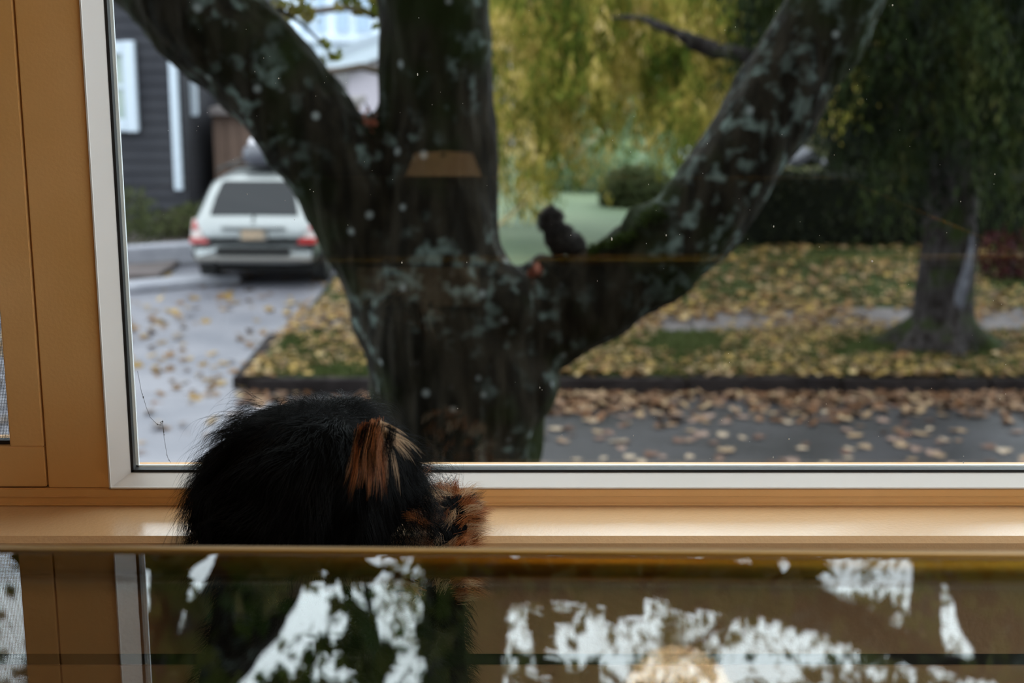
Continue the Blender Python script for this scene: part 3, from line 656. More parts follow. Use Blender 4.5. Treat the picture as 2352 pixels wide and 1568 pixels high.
MB().tube([(0, 0, 0), (0, 0, .5)], [.04, .02], 6).build('stem', mat('red_stem', (.03, .02, .02), .9), rs)
o = fast_mesh('foliage', blob_leaves(0, 0, .30, .50, .5, .42, 900, .09), 4, leaf_mat('red_leaf', [(.012, .003, .004), (.035, .005, .007), (.03, .010, .010)], 1, .3), rs); o['kind'] = 'stuff'

tk2 = empty('evergreen_thicket', 'tall dark evergreen thicket behind the hedge and the cedar', 'hedge', loc=(0, 0, 0))
xt = px(1900, 400, 30).x
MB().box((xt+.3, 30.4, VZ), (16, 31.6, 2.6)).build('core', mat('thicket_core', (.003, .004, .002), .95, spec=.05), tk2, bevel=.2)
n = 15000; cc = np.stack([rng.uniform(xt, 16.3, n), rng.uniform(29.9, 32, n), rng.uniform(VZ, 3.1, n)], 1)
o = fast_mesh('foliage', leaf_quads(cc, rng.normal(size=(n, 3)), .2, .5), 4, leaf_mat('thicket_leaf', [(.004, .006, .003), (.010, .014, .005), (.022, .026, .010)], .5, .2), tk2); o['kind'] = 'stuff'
# ================================================================ FAR TREES
farm = leaf_mat('far_tree_leaf', [(.006, .009, .004), (.015, .02, .007), (.03, .035, .012), (.06, .05, .02)], .35, .3)
for i, (x, Y, rw, ht, lab) in enumerate(((1180, 60, 3.4, 5.5, 'broad mixed green tree right of the trunk far behind'), (1440, 47, 3.2, 6, 'dense olive tree behind the golden branches'), (1700, 52, 4.2, 6.5, 'dark rounded tree behind the shaded house'), (1960, 46, 3.4, 6, 'dark green tree left of the cedar far behind'), (2240, 52, 4.2, 6.5, 'dark tree far behind the cedar trunk'), (2520, 46, 3.6, 6, 'dark tree at the far right edge behind the hedge'))):
    X = px(x, 300, Y).x; e = empty('background_tree', lab, 'tree', 'trees far beyond the lawns', loc=(X, Y, VZ))
    MB().tube([(0, 0, 0), (.1, 0, ht*.6)], [.3, .12], 10).build('trunk', mat('far_bark', (.01, .008, .006), .9, spec=.1), e, smooth=True)
    o = fast_mesh('foliage', blob_leaves(0, 0, ht*.5, rw, 2.2, ht*.52, 11000, .32), 4, farm, e); o['kind'] = 'stuff'

# ================================================================ CEDAR AND GOLDEN WEEPING TREE
def fronds(n, pick, length, nl, size, droop_w=.05, per=9, spread=.13):
    """hanging sprays: each of n clusters holds per strands side by side"""
    out_c = []; out_a = []
    for _ in range(n):
        p, Lm = pick(); L0 = length*random.uniform(.45, 1.4)*Lm
        lean0 = Vector((random.gauss(0, .16), random.gauss(0, .16), -1))
        for _s in range(per):
            off = Vector((random.gauss(0, spread), random.gauss(0, spread), random.gauss(0, spread*.8)))
            lean = (lean0+Vector((off.x*.8, off.y*.8, 0))).normalized(); L = L0*random.uniform(.6, 1.1)
            for k in range(nl):
                t = k/nl; q = p+off+lean*L*t
                out_c.append((q.x+random.gauss(0, droop_w), q.y+random.gauss(0, droop_w), q.z-random.random()*.06)); out_a.append((random.gauss(0, .45), random.gauss(0, .45), -1.1))
    return leaf_quads(np.array(out_c), np.array(out_a), size, .30)
CYD = gx(2170, 800, VZ).y; CXD = px(2172, 600, CYD).x
ced = empty('cedar_tree', 'tall weeping cedar with dark trunk and drooping green fronds', 'tree', loc=(0, 0, 0))
tk = MB(); base = Vector((CXD, CYD, VZ-.05))
tk.tube([base+Vector((-.02, 0, 0)), base+Vector((0, 0, .12)), base+Vector((0, 0, .45)), base+Vector((.03, 0, 1.5)), base+Vector((.0, 0, 3.5)), base+Vector((.05, .1, 9))], [.48, .38, .30, .27, .26, .16], 18)
for q in range(7):
    an = q*.95; tk.tube([base+Vector((.2*math.cos(an), .2*math.sin(an), .30)), base+Vector((.55*math.cos(an), .5*math.sin(an), .07)), base+Vector((.95*math.cos(an), .9*math.sin(an), -.02))], [.14, .10, .04], 8)
def limb(pts, rads): tk.tube(pts, rads, 10)
limb([px(2130, 300, CYD), px(2080, 215, CYD), px(1985, 120, CYD-.1), px(1870, 105, CYD-.2), px(1730, 128, CYD-.2), px(1640, 118, CYD), px(1560, 80, CYD), px(1480, 42, CYD+.2), px(1400, 40, CYD+.4)], [.19, .17, .13, .11, .09, .085, .06, .045, .03])
limb([px(2180, 250, CYD), px(2260, 120, CYD-.3), px(2400, 60, CYD-.6)], [.14, .10, .06])
limb([px(2170, -100, CYD), px(2000, -220, CYD-.4), px(1700, -260, CYD-.6), px(1450, -230, CYD)], [.14, .11, .08, .04])
limb([px(2180, 60, CYD), px(2050, -40, CYD+1), px(1850, -60, CYD+2)], [.12, .09, .05])
me = remesh(tk, .04, 2); bumpy(me, [(6, .03, .4), (18, .014, .3)])
m_ced = bark_mat('cedar_bark', .25, (.008, .006, .005), (.028, .024, .024)); tko = link('trunk', me, m_ced, ced); me.shade_smooth()
MB().ell(px(2208, 640, CYD-.24), (.085, .05, .50), 14, 10, Matrix.Rotation(R(6), 3, 'Y')).build('sky_glow_patch', mat('pale_glow_patch', (.10, .10, .115), .8, (.045, .045, .055), 9, spec=.1), ced, smooth=True)['label'] = 'pale grey patch of sky glow painted on the trunk'  # added pale shell: sky glow on the lit side, put in as colour
def pick_ced():
    while True:
        x = random.uniform(1690, 2480); y = random.uniform(-330, 430); Y = CYD+random.uniform(-2.2, 3.0)
        lim = 300+150*min(1, max(0, (x-1950)/100)) if x < 2100 else 470
        if x < 1960: lim = 250-max(0, (1850-x))*1.5
        if y > lim*random.uniform(.55, 1): continue
        if random.random() < .25 and y > 180: continue
        return px(x, y, Y), 1
gm1 = leaf_mat('cedar_frond', [(.002, .004, .002), (.005, .008, .003), (.012, .021, .005), (.036, .044, .011), (.085, .078, .025)], 2.2, .3, mixr=.22, zs=.5, lo=.35, hi=.72)
o = fast_mesh('foliage', fronds(420, pick_ced, .60, 14, .10), 4, gm1, ced); o['kind'] = 'stuff'; o['label'] = 'drooping dark green fronds'
def pick_high():
    x = random.uniform(900, 2350); y = random.uniform(1230, 1600); Y = CYD+random.uniform(-2.5, 2)
    p = mx(x, y, Y)
    if noise.noise((p.x*.7, p.y*.5, p.z*.7)) < .02: return pick_high()
    return p, 1
gm3 = leaf_mat('upper_spray', [(.04, .06, .012), (.10, .12, .03), (.20, .17, .05), (.28, .20, .09)], 1.5, .45)
o = fast_mesh('upper_foliage', fronds(46, pick_high, .8, 14, .12, .07, 6, .2), 4, gm3, ced); o['kind'] = 'stuff'; o['label'] = 'sparse upper fronds against the sky'

gold = empty('golden_weeping_tree', 'weeping tree with yellow green hanging sprays behind the trunk', 'tree', loc=(0, 0, 0))
GY = 21.5; gb = Vector((px(1075, 400, GY+2).x, GY+2, VZ))
MB().tube([gb, gb+Vector((.1, 0, 1.2)), gb+Vector((.3, 0, 3)), gb+Vector((.2, 0, 7))], [.28, .22, .2, .1], 12).build('trunk', mat('gold_tree_bark', (.04, .03, .02), .9), gold, smooth=True)
for k in range(9):
    z0 = 2.2+.45*k; dx = (1 if k % 2 else -1)*random.uniform(2.0, 4.5)
    MB().tube([gb+Vector((.2, 0, z0)), gb+Vector((.2+dx*.5, -1, z0+.5)), gb+Vector((.2+dx, -2.4+random.random()*2, z0+.2))], [.09, .06, .03], 8).build('branch', mat('gold_tree_branch', (.05, .035, .025), .9), gold, smooth=True)
def pick_gold():
    while True:
        x = random.uniform(1080, 2060); y = random.uniform(-330, 445); Y = GY+random.uniform(-2.5, 3.5)
        lim = 440 if x < 1260 else 390 if x < 1350 else (310 if x < 1560 else 330 if x < 1700 else 230)
        if x > 1760: lim = 240*(1 if 1850 < x < 1990 else .4)
        if y > lim*random.uniform(.5, 1): continue
        return px(x, y, Y), 1.1
gm2 = leaf_mat('golden_spray', [(.012, .022, .005), (.05, .085, .012), (.14, .17, .025), (.30, .25, .05), (.54, .40, .12), (.78, .60, .32)], 2.0, .45, mixr=.25, zs=.45, lo=.33, hi=.66)
o = fast_mesh('foliage', fronds(640, pick_gold, .75, 14, .13), 4, gm2, gold); o['kind'] = 'stuff'; o['label'] = 'hanging yellow green sprays'

# ================================================================ THE NEAR TREE
TY = 5.0
tr = empty('maple_tree', 'massive mossy forked tree filling the view outside the window', 'tree', loc=(0, 0, 0))
tb = MB()
def pathp(lst, n=18, d=0.0):
    pts = []; rad = []
    for q in lst:
        kind, x, y, hw_, Y = q if len(q) == 5 else ('d',)+q
        p = (px if kind == 'd' else mx)(x, y, Y); pts.append(p)
        dist = (p-EYE).length if kind == 'd' else (p-Vector((0, 0, 2*TZ-EYE.z))).length
        rad.append(hw_/FPX*dist*.985)
    # resample smoothly (Catmull-Rom)
    P = [pts[0]*2-pts[1]]+pts+[pts[-1]*2-pts[-2]]; Rr = [rad[0]]+rad+[rad[-1]]; op = []; orr = []
    for i in range(1, len(P)-2):
        for k in range(5):
            t = k/5; a, b, c, e = P[i-1], P[i], P[i+1], P[i+2]
            op.append(.5*((2*b)+(c-a)*t+(2*a-5*b+4*c-e)*t*t+(3*b-a-3*c+e)*t**3)); orr.append(Rr[i]*(1-t)+Rr[i+1]*t)
    op.append(pts[-1]); orr.append(rad[-1]); tb.tube(op, orr, n)
bx_ = px(1036, 1080, TY)
pathp([(1036, 2000, 330, TY), (1036, 1800, 260, TY), (1036, 1500, 215, TY), (1035, 1200, 197, TY), (1036, 1080, 192, TY), (1040, 980, 198, TY), (1045, 900, 208, TY), (1038, 820, 208, TY), (1025, 740, 203, TY), (1012, 650, 188, TY), (1003, 560, 158, TY), (1000, 450, 146, TY), (998, 330, 140, TY), (993, 200, 134, TY), (990, 100, 130, TY), (990, 0, 129, TY), (985, -150, 128, TY), (970, -330, 140, TY), (940, -480, 120, TY)])
pathp([(960, 860, 110, TY), (930, 740, 118, TY), (898, 615, 121, TY), (800, 418, 121, TY-.02), (733, 326, 121, TY-.03), (664, 238, 121, TY-.04), (584, 156, 120, TY-.05), (505, 75, 120, TY-.05), (425, -5, 120, TY-.05), (337, -90, 118, TY), (150, -260, 112, TY+.1), (-100, -470, 100, TY+.2), (-450, -760, 85, TY+.3), (-900, -1200, 60, TY+.4)])
pathp([(1120, 800, 100, TY), (1225, 745, 112, TY), (1325, 700, 116, TY), (1405, 662, 113, TY), (1482, 612, 115, TY), (1560, 550, 112, TY), (1625, 475, 104, TY), (1690, 385, 98, TY), (1748, 293, 100, TY), (1803, 203, 102, TY), (1862, 100, 102, TY), (1918, 10, 102, TY), (1975, -100, 100, TY), (2050, -240, 98, TY), (2140, -450, 98, TY), ('m', 2262, 1262, 105, TY), ('m', 2372, 1515, 100, TY), ('m', 2600, 2000, 80, TY)])
# the crown above the frame: seen only in the table top
pathp([(955, -380, 110, TY), (850, -560, 108, TY), ('m', 655, 1240, 104, TY), ('m', 570, 1380, 100, TY), ('m', 470, 1530, 96, TY), ('m', 250, 1900, 70, TY)], 14)
pathp([(960, -420, 110, TY), (1030, -560, 100, TY), ('m', 1066, 1230, 98, TY), ('m', 1070, 1400, 92, TY), ('m', 1066, 1600, 86, TY), ('m', 1050, 2200, 50, TY)], 14)
pathp([('m', 1066, 1250, 70, TY), ('m', 1160, 1320, 55, TY), ('m', 1300, 1325, 48, TY), ('m', 1500, 1325, 52, TY), ('m', 1700, 1345, 58, TY), ('m', 1850, 1382, 56, TY), ('m', 1980, 1432, 46, TY), ('m', 2110, 1497, 34, TY), ('m', 2300, 1560, 18, TY)], 12)
pathp([('m', 1760, 1370, 22, TY), ('m', 1690, 1400, 16, TY), ('m', 1640, 1440, 13, TY), ('m', 1575, 1490, 10, TY), ('m', 1500, 1520, 7, TY)], 8)
pathp([('m', 1280, 1335, 14, TY), ('m', 1220, 1370, 9, TY), ('m', 1170, 1385, 7, TY)], 8)
pathp([('m', 400, 1190, 30, TY+.2), ('m', 385, 1300, 34, TY+.2), ('m', 372, 1450, 30, TY+.2), ('m', 360, 1650, 26, TY+.2)], 10)
pathp([('m', 820, 1250, 9, TY+.8), ('m', 850, 1400, 9, TY+.8), ('m', 870, 1600, 9, TY+.8)], 6)
pathp([('m', 860, 1290, 7, TY+.8), ('m', 930, 1330, 7, TY+.8), ('m', 1010, 1350, 7, TY+.8)], 6)
# knuckles and burls
for (x, y, r, Y) in ((1480, 520, 60, TY-.05), (1235, 640, 55, TY-.02), (870, 330, 45, TY),  (1150, 690, 90, TY-.12), (925, 880, 80, TY-.1), (1190, 880, 85, TY-.05), (850, 900, 20, TY)):
    rr = r/FPX*TY; tb.ell(px(x, y, Y), (rr, rr, rr*1.1), 14, 10)
me = remesh(tb, .021, 4)
bumpy(me, [(3.2, .030, .6), (9, .020, .45), (26, .010, .35)])
me.shade_smooth()
link('trunk', me, bark_mat('mossy_lichen_bark', 1.0), tr)['label'] = 'trunk with two thick limbs'
# leaves of its crown
nearm = leaf_mat('maple_leaf', [(.015, .035, .008), (.045, .08, .015), (.13, .14, .035), (.24, .20, .07)], 1.6, .45, mixr=.4)
gaps = [(10, 1400, 70, 190), (330, 1400, 12, 90), (905, 1370, 85, 100), (600, 1500, 110, 75), (680, 1440, 70, 60), (760, 1350, 40, 40), (930, 1540, 50, 60), (1190, 1430, 40, 95), (1610, 1425, 65, 45), (1780, 1490, 150, 70), (2075, 1290, 110, 60), (1910, 1320, 45, 35), (2215, 1455, 60, 60), (480, 1320, 50, 55), (700, 1380, 60, 50), (1350, 1460, 90, 55), (1480, 1440, 50, 45), (760, 1530, 50, 40), (1480, 1520, 120, 40), (930, 1480, 40, 60), (1240, 1320, 30, 30), (1960, 1360, 25, 25), (1300, 1380, 40, 22)]
cen = []
while len(cen) < 4300:
    x = random.uniform(-200, 2500); y = random.uniform(1200, 1750); 
    bad = any(((x-g[0])/g[2])**2+((y-g[1])/g[3])**2 < random.uniform(.7, 1.2) for g in gaps)
    if bad and random.random() < .975: continue
    Y = random.uniform(3.2, 7.5); p = mx(x, y, Y)
    if noise.noise((p.x*1.6, p.y*.6, p.z*1.6)) < random.uniform(-.15, .30): continue
    if x > 1150 and random.random() < .55: continue
    cen.append(tuple(p))
for _ in range(9000):                        # the rest of the crown overhead, which shades the trunk
    a = random.uniform(0, 6.28); r = 4.2*random.random()**.5
    cen.append((-.3+r*math.cos(a), 5.4+r*.75*math.sin(a), random.uniform(3.4, 6.2)))
cen = np.array(cen)
o = fast_mesh('foliage', leaf_quads(cen, rng.normal(size=cen.shape), .085, .75), 4, nearm, tr); o['kind'] = 'stuff'; o['label'] = 'dark green leaves of the crown'
cl = []
for (x, y, r, n) in ((640, 15, 45, 26), (690, 5, 40, 16), (600, -20, 60, 30), (840, 8, 30, 20), (800, -5, 30, 14), (865, 60, 12, 7), (862, 25, 12, 8), (755, 125, 22, 9), (740, 100, 14, 5), (715, 40, 12, 4), (700, 22, 20, 8)):
    for _ in range(n):
        p = px(x+random.gauss(0, r*.6), y+random.gauss(0, r*.6), TY+random.uniform(.1, .5)); cl.append(tuple(p))
cl = np.array(cl); ygm = leaf_mat('yellowing_maple_leaf', [(.05, .08, .01), (.12, .13, .02), (.20, .16, .04), (.30, .28, .16)], 3, .4)
o = fast_mesh('leaf_spray', leaf_quads(cl, rng.normal(size=cl.shape), .05, .7), 4, ygm, tr); o['kind'] = 'stuff'; o['label'] = 'yellow green leaf sprays at the left limb'
tw = MB(); tw.tube([px(640, 20, TY), px(700, 60, TY+.3), px(750, 110, TY+.3), px(765, 130, TY+.3)], [.008, .006, .004, .002], 6); tw.tube([px(860, 300, TY), px(852, 260, TY-.1), px(838, 235, TY-.1)], [.008, .005, .002], 6)
tw.tube([px(858, 40, TY+.1), px(820, 10, TY+.3), px(780, -10, TY+.4)], [.008, .005, .003], 6)
tw.build('twig', mat('twig_bark', (.03, .022, .015), .9), tr, smooth=True)
# rusty leaves caught in the forks
cl = [tuple(px(x+random.gauss(0, 8), y+random.gauss(0, 10), TY-.13+random.uniform(-.04, .02))) for (x, y, n) in ((1228, 622, 16), (848, 275, 14)) for _ in range(n)]
cl = np.array(cl); o = fast_mesh('caught_leaves', leaf_quads(cl, rng.normal(size=cl.shape), .035, .7), 4, leaf_mat('rusty_leaf', [(.20, .05, .03), (.30, .10, .06), (.25, .12, .10)], 3, .2)); tag(o, 'rust coloured leaves caught in the forks of the big tree', 'leaves', kind='stuff')
# moss cushion on the crooked limb
mo = []
for _ in range(1100):
    x = random.gauss(1505, 24); y = 490+random.gauss(0, 8)+abs(x-1505)*.45
    mo.append(tuple(px(x, y, TY-.02+random.uniform(-.14, .10))))
for _ in range(1400):
    x = random.uniform(1350, 1460); y = 580-(x-1350)*.42+random.gauss(0, 6); mo.append(tuple(px(x, y, TY+random.uniform(-.16, .02))))
mo = np.array(mo); o = fast_mesh('moss', leaf_quads(mo, rng.normal(size=mo.shape), .016, .5), 4, leaf_mat('moss', [(.008, .016, .002), (.02, .035, .004), (.05, .07, .010)], 6, .3), tr); o['kind'] = 'stuff'; o['label'] = 'bright green moss cushion'

# ================================================================ FUR
def fur_mat(name, c1, c2, rough=.35, spec=.5):
    m, t = new_mat(name); o = N(t, 'ShaderNodeOutputMaterial'); p = N(t, 'ShaderNodeBsdfPrincipled', Roughness=rough)
    p.inputs['Specular IOR Level'].default_value = spec
    hi = N(t, 'ShaderNodeHairInfo'); r = N(t, 'ShaderNodeValToRGB'); r.color_ramp.elements[0].color = c4(c1); r.color_ramp.elements[1].color = c4(c2)
    t.links.new(hi.outputs['Random'], r.inputs[0]); t.links.new(r.outputs[0], p.inputs['Base Color']); t.links.new(p.outputs[0], o.inputs[0]); return m
def hair(name, roots, dirs, lens, m, parent, r0=.00010, seg=7, droop=.6, curl=.15, cl_scale=60, label=None):
    """roots, dirs (n,3); strands bend by gravity and by a wave shared among neighbours, so that they clump"""
    n = len(roots); P = np.zeros((n, seg, 3), np.float32)
    ph = np.array([[noise.noise((r[0]*cl_scale, r[1]*cl_scale, r[2]*cl_scale)), noise.noise((r[0]*cl_scale+9, r[1]*cl_scale, r[2]*cl_scale)), noise.noise((r[0]*cl_scale, r[1]*cl_scale+7, r[2]*cl_scale))] for r in roots.tolist()])
    d = dirs+ph*.9; d /= np.linalg.norm(d, axis=1, keepdims=True)+1e-9
    for k in range(seg):
        t = k/(seg-1)
        wv_ = np.stack([np.sin(t*5+ph[:, 0]*14), np.zeros(n), np.cos(t*5+ph[:, 1]*14)], 1)-np.stack([np.sin(ph[:, 0]*14), np.zeros(n), np.cos(ph[:, 1]*14)], 1)
        P[:, k] = roots+d*(lens*t)[:, None]+np.array([0, 0, -1.])*(lens*droop*t*t)[:, None]+wv_*(lens*curl*t)[:, None]
    cu = bpy.data.hair_curves.new(name); cu.add_curves([seg]*n); cu.points.foreach_set('position', P.ravel())
    rad = np.tile(r0*(1-np.linspace(0, 1, seg)**2*.85), n).astype(np.float32); cu.points.foreach_set('radius', rad)
    o = bpy.data.objects.new(name, cu); C.objects.link(o); cu.materials.append(m); o.parent = parent; o['kind'] = 'stuff'
    if label: o['label'] = label
    return o
def scatter(me, n, keep=None):
    me.calc_loop_triangles(); nt_ = len(me.loop_triangles); tv = np.empty(nt_*3, np.int32); me.loop_triangles.foreach_get('vertices', tv); tv = tv.reshape(-1, 3)
    co = np.empty(len(me.vertices)*3, np.float32); me.vertices.foreach_get('co', co); co = co.reshape(-1, 3)
    vn = np.empty(len(me.vertices)*3, np.float32); me.vertex_normals.foreach_get('vector', vn); vn = vn.reshape(-1, 3)
    a, b, c = co[tv[:, 0]], co[tv[:, 1]], co[tv[:, 2]]; ar = np.linalg.norm(np.cross(b-a, c-a), axis=1); ar /= ar.sum()
    i = rng.choice(nt_, n, p=ar); u = rng.random(n); v = rng.random(n); f = u+v > 1; u[f] = 1-u[f]; v[f] = 1-v[f]
    p = a[i]+(b[i]-a[i])*u[:, None]+(c[i]-a[i])*v[:, None]
    nn = vn[tv[i, 0]]; 
    if keep is not None:
        k = keep(p, nn); p, nn = p[k], nn[k]
    return p, nn

# ================================================================ THE DOG
dog = empty('dog', 'small shaggy black dog with tan brow and paw looking out over the sill', 'dog', loc=(0, 0, 0))
HC = px(705, 1075, 1.31)                      # middle of the head
db = MB()
def el(c, r, rot=None): db.ell(c, r, 18, 12, rot)
el(HC+Vector((0, 0, 0)), (.088, .085, .062))
el(HC+Vector((-.028, -.01, -.030)), (.080, .08, .058))
el(HC+Vector((.050, .03, -.010)), (.055, .055, .050), None)
el(px(880, 1120, 1.37), (.042, .05, .040)); el(px(925, 1135, 1.39), (.028, .035, .026))     # muzzle to the right
el(px(520, 1150, 1.30), (.028, .05, .055)); el(px(505, 1190, 1.29), (.022, .045, .05))       # near ear
el(px(790, 960, 1.36), (.035, .04, .020)); el(px(815, 1190, 1.35), (.045, .045, .030))
body_c = [(-.19, 1.285, .55), (-.178, 1.265, .49), (-.172, 1.25, .42), (-.172, 1.235, .32), (-.172, 1.215, .22), (-.172, 1.19, .15)]
db.tube(body_c, [.075, .112, .115, .108, .112, .085], 20)
el((-.172, 1.18, .14), (.10, .085, .07))
for s, fx in ((-1, -.275), (1, -.075)):
    db.tube([(-.172+s*.075, 1.27, .50), (fx, 1.30, .46), (fx, 1.335, .50), (fx+.008, 1.385, .575), (fx+.010, 1.40, .598)], [.040, .036, .028, .022, .020], 12)   # front leg up to the sill
    db.tube([(-.172+s*.07, 1.18, .16), (-.172+s*.09, 1.24, .14), (-.172+s*.09, 1.17, .075), (-.172+s*.09, 1.185, .03)], [.060, .050, .026, .022], 12)     # thigh, hock
    el((-.172+s*.09, 1.215, .022), (.024, .040, .019))
db.tube([(-.172, 1.11, .14), (-.16, 1.06, .15), (-.15, 1.02, .19), (-.15, 1.01, .24)], [.022, .018, .014, .008], 10)   # tail
pw_r = px(1030, 1195, 1.41)
for (x, y) in ((-.075, 0), (-.275, 0)):
    el((x+.008, 1.415, ZS+.022), (.026, .030, .021))
    for k in range(4): el((x+.008+(-.018+.012*k), 1.447-abs(k-1.5)*.004, ZS+.011), (.0070, .012, .010))
me = remesh(db, .0065, 3); me.shade_smooth(); dbody = link('body', me, M['furfir'], dog)
nose = px(968, 1150, 1.415); MB().ell(nose, (.011, .008, .009), 12, 8).build('nose', mat('wet_black_nose', (.006, .006, .006), .25), dog, smooth=True)['label'] = 'wet black nose'
for dxy in ((.055, .062),): MB().ell(HC+Vector((dxy[0]+.02, dxy[1]+.005, .012)), (.009, .009, .009), 12, 8).build('eye', mat('dark_eye', (.01, .006, .004), .08), dog, smooth=True)
MB().ell(HC+Vector((-.005, .088, .008)), (.009, .009, .009), 12, 8).build('eye', mat('dark_eye', (.01, .006, .004), .08), dog, smooth=True)
blk = fur_mat('black_fur', (.0008, .0007, .0007), (.0025, .002, .002), .42, spec=.10)
p, nn = scatter(me, 60000)
head = p[:, 2] > .585
onpaw = (p[:, 1] > 1.33) & (p[:, 2] < .635) & (p[:, 2] > .53) & (p[:, 0] > -.108)
k = head & ~onpaw
crown = np.array(HC+Vector((.045, -.01, .075))); away = p[k]-crown; away /= np.linalg.norm(away, axis=1, keepdims=True)
away -= nn[k]*np.sum(away*nn[k], axis=1, keepdims=True); d = nn[k]*.40+away*1.1
hair('head_fur', p[k], d, (.018+.020*rng.random(k.sum()))*np.where(p[k, 0] > -.115, .6, 1.0), blk, dog, (.00013), 8, .40, .10, 30, 'long wavy black head hair')
k = ~head & ~onpaw
hair('coat', p[k], nn[k]*.8+np.array([0, 0, -.45]), .010+.010*rng.random(k.sum()), blk, dog, .00016, 6, .5, .10, 60, 'shaggy black coat')
# ragged locks that stand out from the outline
def lock(lst, n, L, dirv, spread, m, name, r0=.00011, droop=.7, curl=.12, Y=1.28, label=None, jit=11):
    rr = []; dd = []; ll = []
    for (x, y, dx, dz, l) in lst:
        for _ in range(n):
            q = px(x+random.gauss(0, jit), y+random.gauss(0, jit), Y+random.gauss(0, .008)); rr.append(tuple(q)); v = Vector((dx, -.1, dz)).normalized()
            dd.append((v.x+random.gauss(0, spread), v.y+random.gauss(0, spread), v.z+random.gauss(0, spread))); ll.append(l*random.uniform(.6, 1.1))
    return hair(name, np.array(rr), np.array(dd), np.array(ll), m, dog, r0, 9, droop, curl, 25, label)
lock([(560, 960, -1, .25, .05), (545, 985, -1, .1, .055), (590, 935, -1, .35, .04), (500, 1060, -.9, -.3, .04), (480, 1105, -.8, -.5, .04), (455, 1150, -.6, -.8, .04), (445, 1190, -.3, -1, .03), (520, 1020, -1, 0, .035),
      (650, 955, -.3, .9, .03), (740, 945, .5, .9, .035), (790, 945, .9, .6, .045), (830, 960, 1, .35, .04), (700, 945, .2, 1, .03), (760, 940, .8, .6, .05), (810, 945, 1.0, .45, .048), (600, 965, -.8, .6, .035)], 70, 0, 0, .14, blk, 'stray_locks', .00010, .75, .14, 1.27, 'black locks standing out from the head')
lock([(975, 1120, .7, -.5, .03), (985, 1150, .6, -.7, .03), (960, 1180, .4, -1, .032), (930, 1200, .2, -1, .03), (900, 1215, .1, -1, .028), (940, 1060, .8, -.5, .04), (915, 1030, 1, -.2, .045), (870, 1220, 0, -1, .025)], 150, 0, 0, .16, blk, 'muzzle_fur', .00011, .8, .30, 1.34, 'curly black muzzle hair')
tan = fur_mat('tan_fur', (.20, .05, .010), (.62, .27, .10), .4)
pale = fur_mat('pale_fur', (.50, .32, .18), (.80, .62, .42), .4)
# brow
def clumps(seeds, per, jit, dj, m, name, r0, droop, curl, label):
    rr = []; dd = []; ll = []
    for (c, v, l) in seeds:
        for _ in range(per):
            j = Vector((random.gauss(0, jit), random.gauss(0, jit), random.gauss(0, jit)))
            rr.append(tuple(Vector(c)+j)); e = Vector(v).normalized()*l-j*.8; dd.append((e.x/l+random.gauss(0, dj), e.y/l+random.gauss(0, dj), e.z/l+random.gauss(0, dj))); ll.append(l*random.uniform(.65, 1.08))
    return hair(name, np.array(rr), np.array(dd), np.array(ll), m, dog, r0, 9, droop, curl, 12, label)
rust = fur_mat('rust_fur', (.14, .034, .006), (.42, .14, .03), .45, .3)
bc = px(858, 978, 1.238)
sd = [[], [], []]
for _ in range(52):
    a = random.gauss(0, 1); kx = bc.x+a*.0065; q = random.random(); ki = 0 if q < .50 else (1 if q < .86 else 2)
    if a > 1.0 and q > .3: ki = 2 if q > .6 else 1
    sd[ki].append(((kx, bc.y+random.gauss(0, .003), bc.z-abs(a)*.003+random.gauss(0, .004)), (a*.17+.06, -.22, -.75), random.uniform(.026, .047)))
clumps(sd[0], 26, .0016, .03, rust, 'brow_fur', .00011, .30, .05, 'rusty brow tuft')
clumps(sd[1], 22, .0015, .03, tan, 'brow_fur', .00011, .30, .05, 'tan strands of the brow tuft')
bs = [((bc.x+random.gauss(0, .009), bc.y-.004, bc.z+random.gauss(0, .005)), (random.gauss(.05, .2), -.22, -.75), random.uniform(.025, .045)) for _ in range(20)]
clumps(bs, 22, .0016, .03, blk, 'brow_fur', .00011, .30, .06, 'black strands over the brow')
clumps(sd[2], 16, .0014, .03, pale, 'brow_fur', .00010, .30, .05, 'pale strands of the brow tuft')
sd = [((bc.x+.002+random.gauss(0, .003), bc.y, bc.z+random.gauss(0, .003)), (1.0, -.05, random.uniform(-.35, .35)), random.uniform(.018, .042)) for _ in range(12)]
clumps(sd, 16, .0012, .04, pale, 'brow_fur', .00010, .25, .06, 'pale hairs fanning from the brow')
# paw
k = onpaw; print('paw', k.sum())
pp, pn = scatter(me, 90000, lambda p, n: (p[:, 1] > 1.33) & (p[:, 2] < .635) & (p[:, 2] > .53) & (p[:, 0] > -.108))
sd = [[], [], [], []]
for c, v in zip(pp[:190], pn[:190]):
    q = random.random(); ki = 0 if q < .22 else (1 if q < .52 else (2 if q < .80 else 3))
    sd[ki].append((tuple(c), (v[0]*.75+.28, v[1]*.5-.05, v[2]*.55+.40), random.uniform(.015, .028)))
for sq_, m_, lab in ((sd[0], rust, 'rusty paw hair'), (sd[1], tan, 'tan paw hair'), (sd[2], pale, 'pale paw hair'), (sd[3], blk, 'black paw hair')):
    clumps(sq_, 44, .0034, .05, m_, 'paw_fur', .00014, .30, .08, lab)

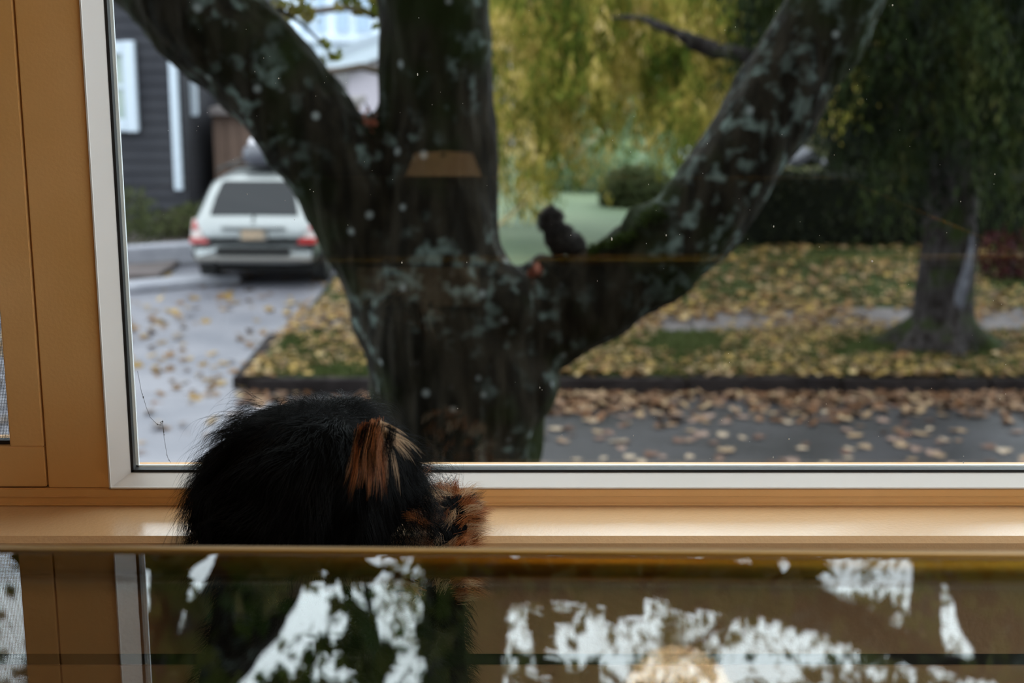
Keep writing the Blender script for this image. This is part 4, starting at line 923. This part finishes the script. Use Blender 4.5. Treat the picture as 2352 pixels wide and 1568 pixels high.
# ================================================================ THE SQUIRREL
sq = empty('squirrel', 'small dark squirrel perched on the mossy limb with raised tail', 'squirrel', loc=(0, 0, 0))
SY = TY-.03
sb = MB()
def sp_(x, y, dy=0): return px(x, y, SY+dy)
sb.ell(sp_(1291, 550), (.048, .045, .052), 16, 12); sb.ell(sp_(1312, 558), (.034, .036, .038), 14, 10)
sb.ell(sp_(1277, 540), (.028, .034, .042), 14, 10)
sb.tube([sp_(1318, 548), sp_(1330, 562, .03), sp_(1333, 570, .05)], [.030, .026, .020], 12)
sb.ell(sp_(1331, 566, .05), (.025, .030, .024), 12, 8); sb.ell(sp_(1336, 574, .075), (.012, .018, .012), 10, 8)
for (x, y) in ((1324, 552), (1337, 553)): sb.ell(sp_(x, y, .04), (.006, .005, .013), 8, 6)
for (x0, y0, x1, y1, dy) in ((1276, 570, 1276, 592, -.01), (1285, 572, 1287, 590, .03), (1312, 570, 1316, 588, 0), (1322, 572, 1324, 584, .04)):
    sb.tube([sp_(x0, y0, dy), sp_(x1, y1-4, dy), sp_(x1+5, y1, dy)], [.020, .009, .006], 8)
tail = [(1268, 560, .018), (1264, 545, .019), (1266, 530, .019), (1275, 513, .023), (1277, 498, .026), (1264, 489, .026), (1251, 499, .020), (1246, 517, .012), (1245, 530, .006)]
sb.tube([sp_(a, b, -.02) for a, b, _ in tail], [c for _, _, c in tail], 12)
me = remesh(sb, .005, 3); me.shade_smooth(); link('body', me, mat('squirrel_skin', (.012, .010, .009), .9), sq)
p, nn = scatter(me, 9000); tl_ = (p[:, 2] > sp_(1280, 530).z)
sf = fur_mat('squirrel_fur', (.014, .011, .010), (.075, .058, .050), .6); tf = fur_mat('squirrel_tail_fur', (.03, .026, .026), (.12, .10, .095), .6)
hair('fur', p[~tl_], nn[~tl_]*.5+np.array([-.5, 0, -.1]), .006+.005*rng.random((~tl_).sum()), sf, sq, .0005, 4, .2, .03, 90)
hair('tail_fur', p[tl_], nn[tl_]*1.0+np.array([-.2, 0, .0]), .008+.010*rng.random(tl_.sum()), tf, sq, .00045, 5, .2, .05, 90, 'bushy grey tail hair')
MB().ell(sp_(1335, 566, .035), (.004, .004, .004), 8, 6).build('eye', mat('squirrel_eye', (.005, .005, .005), .1), sq, smooth=True)
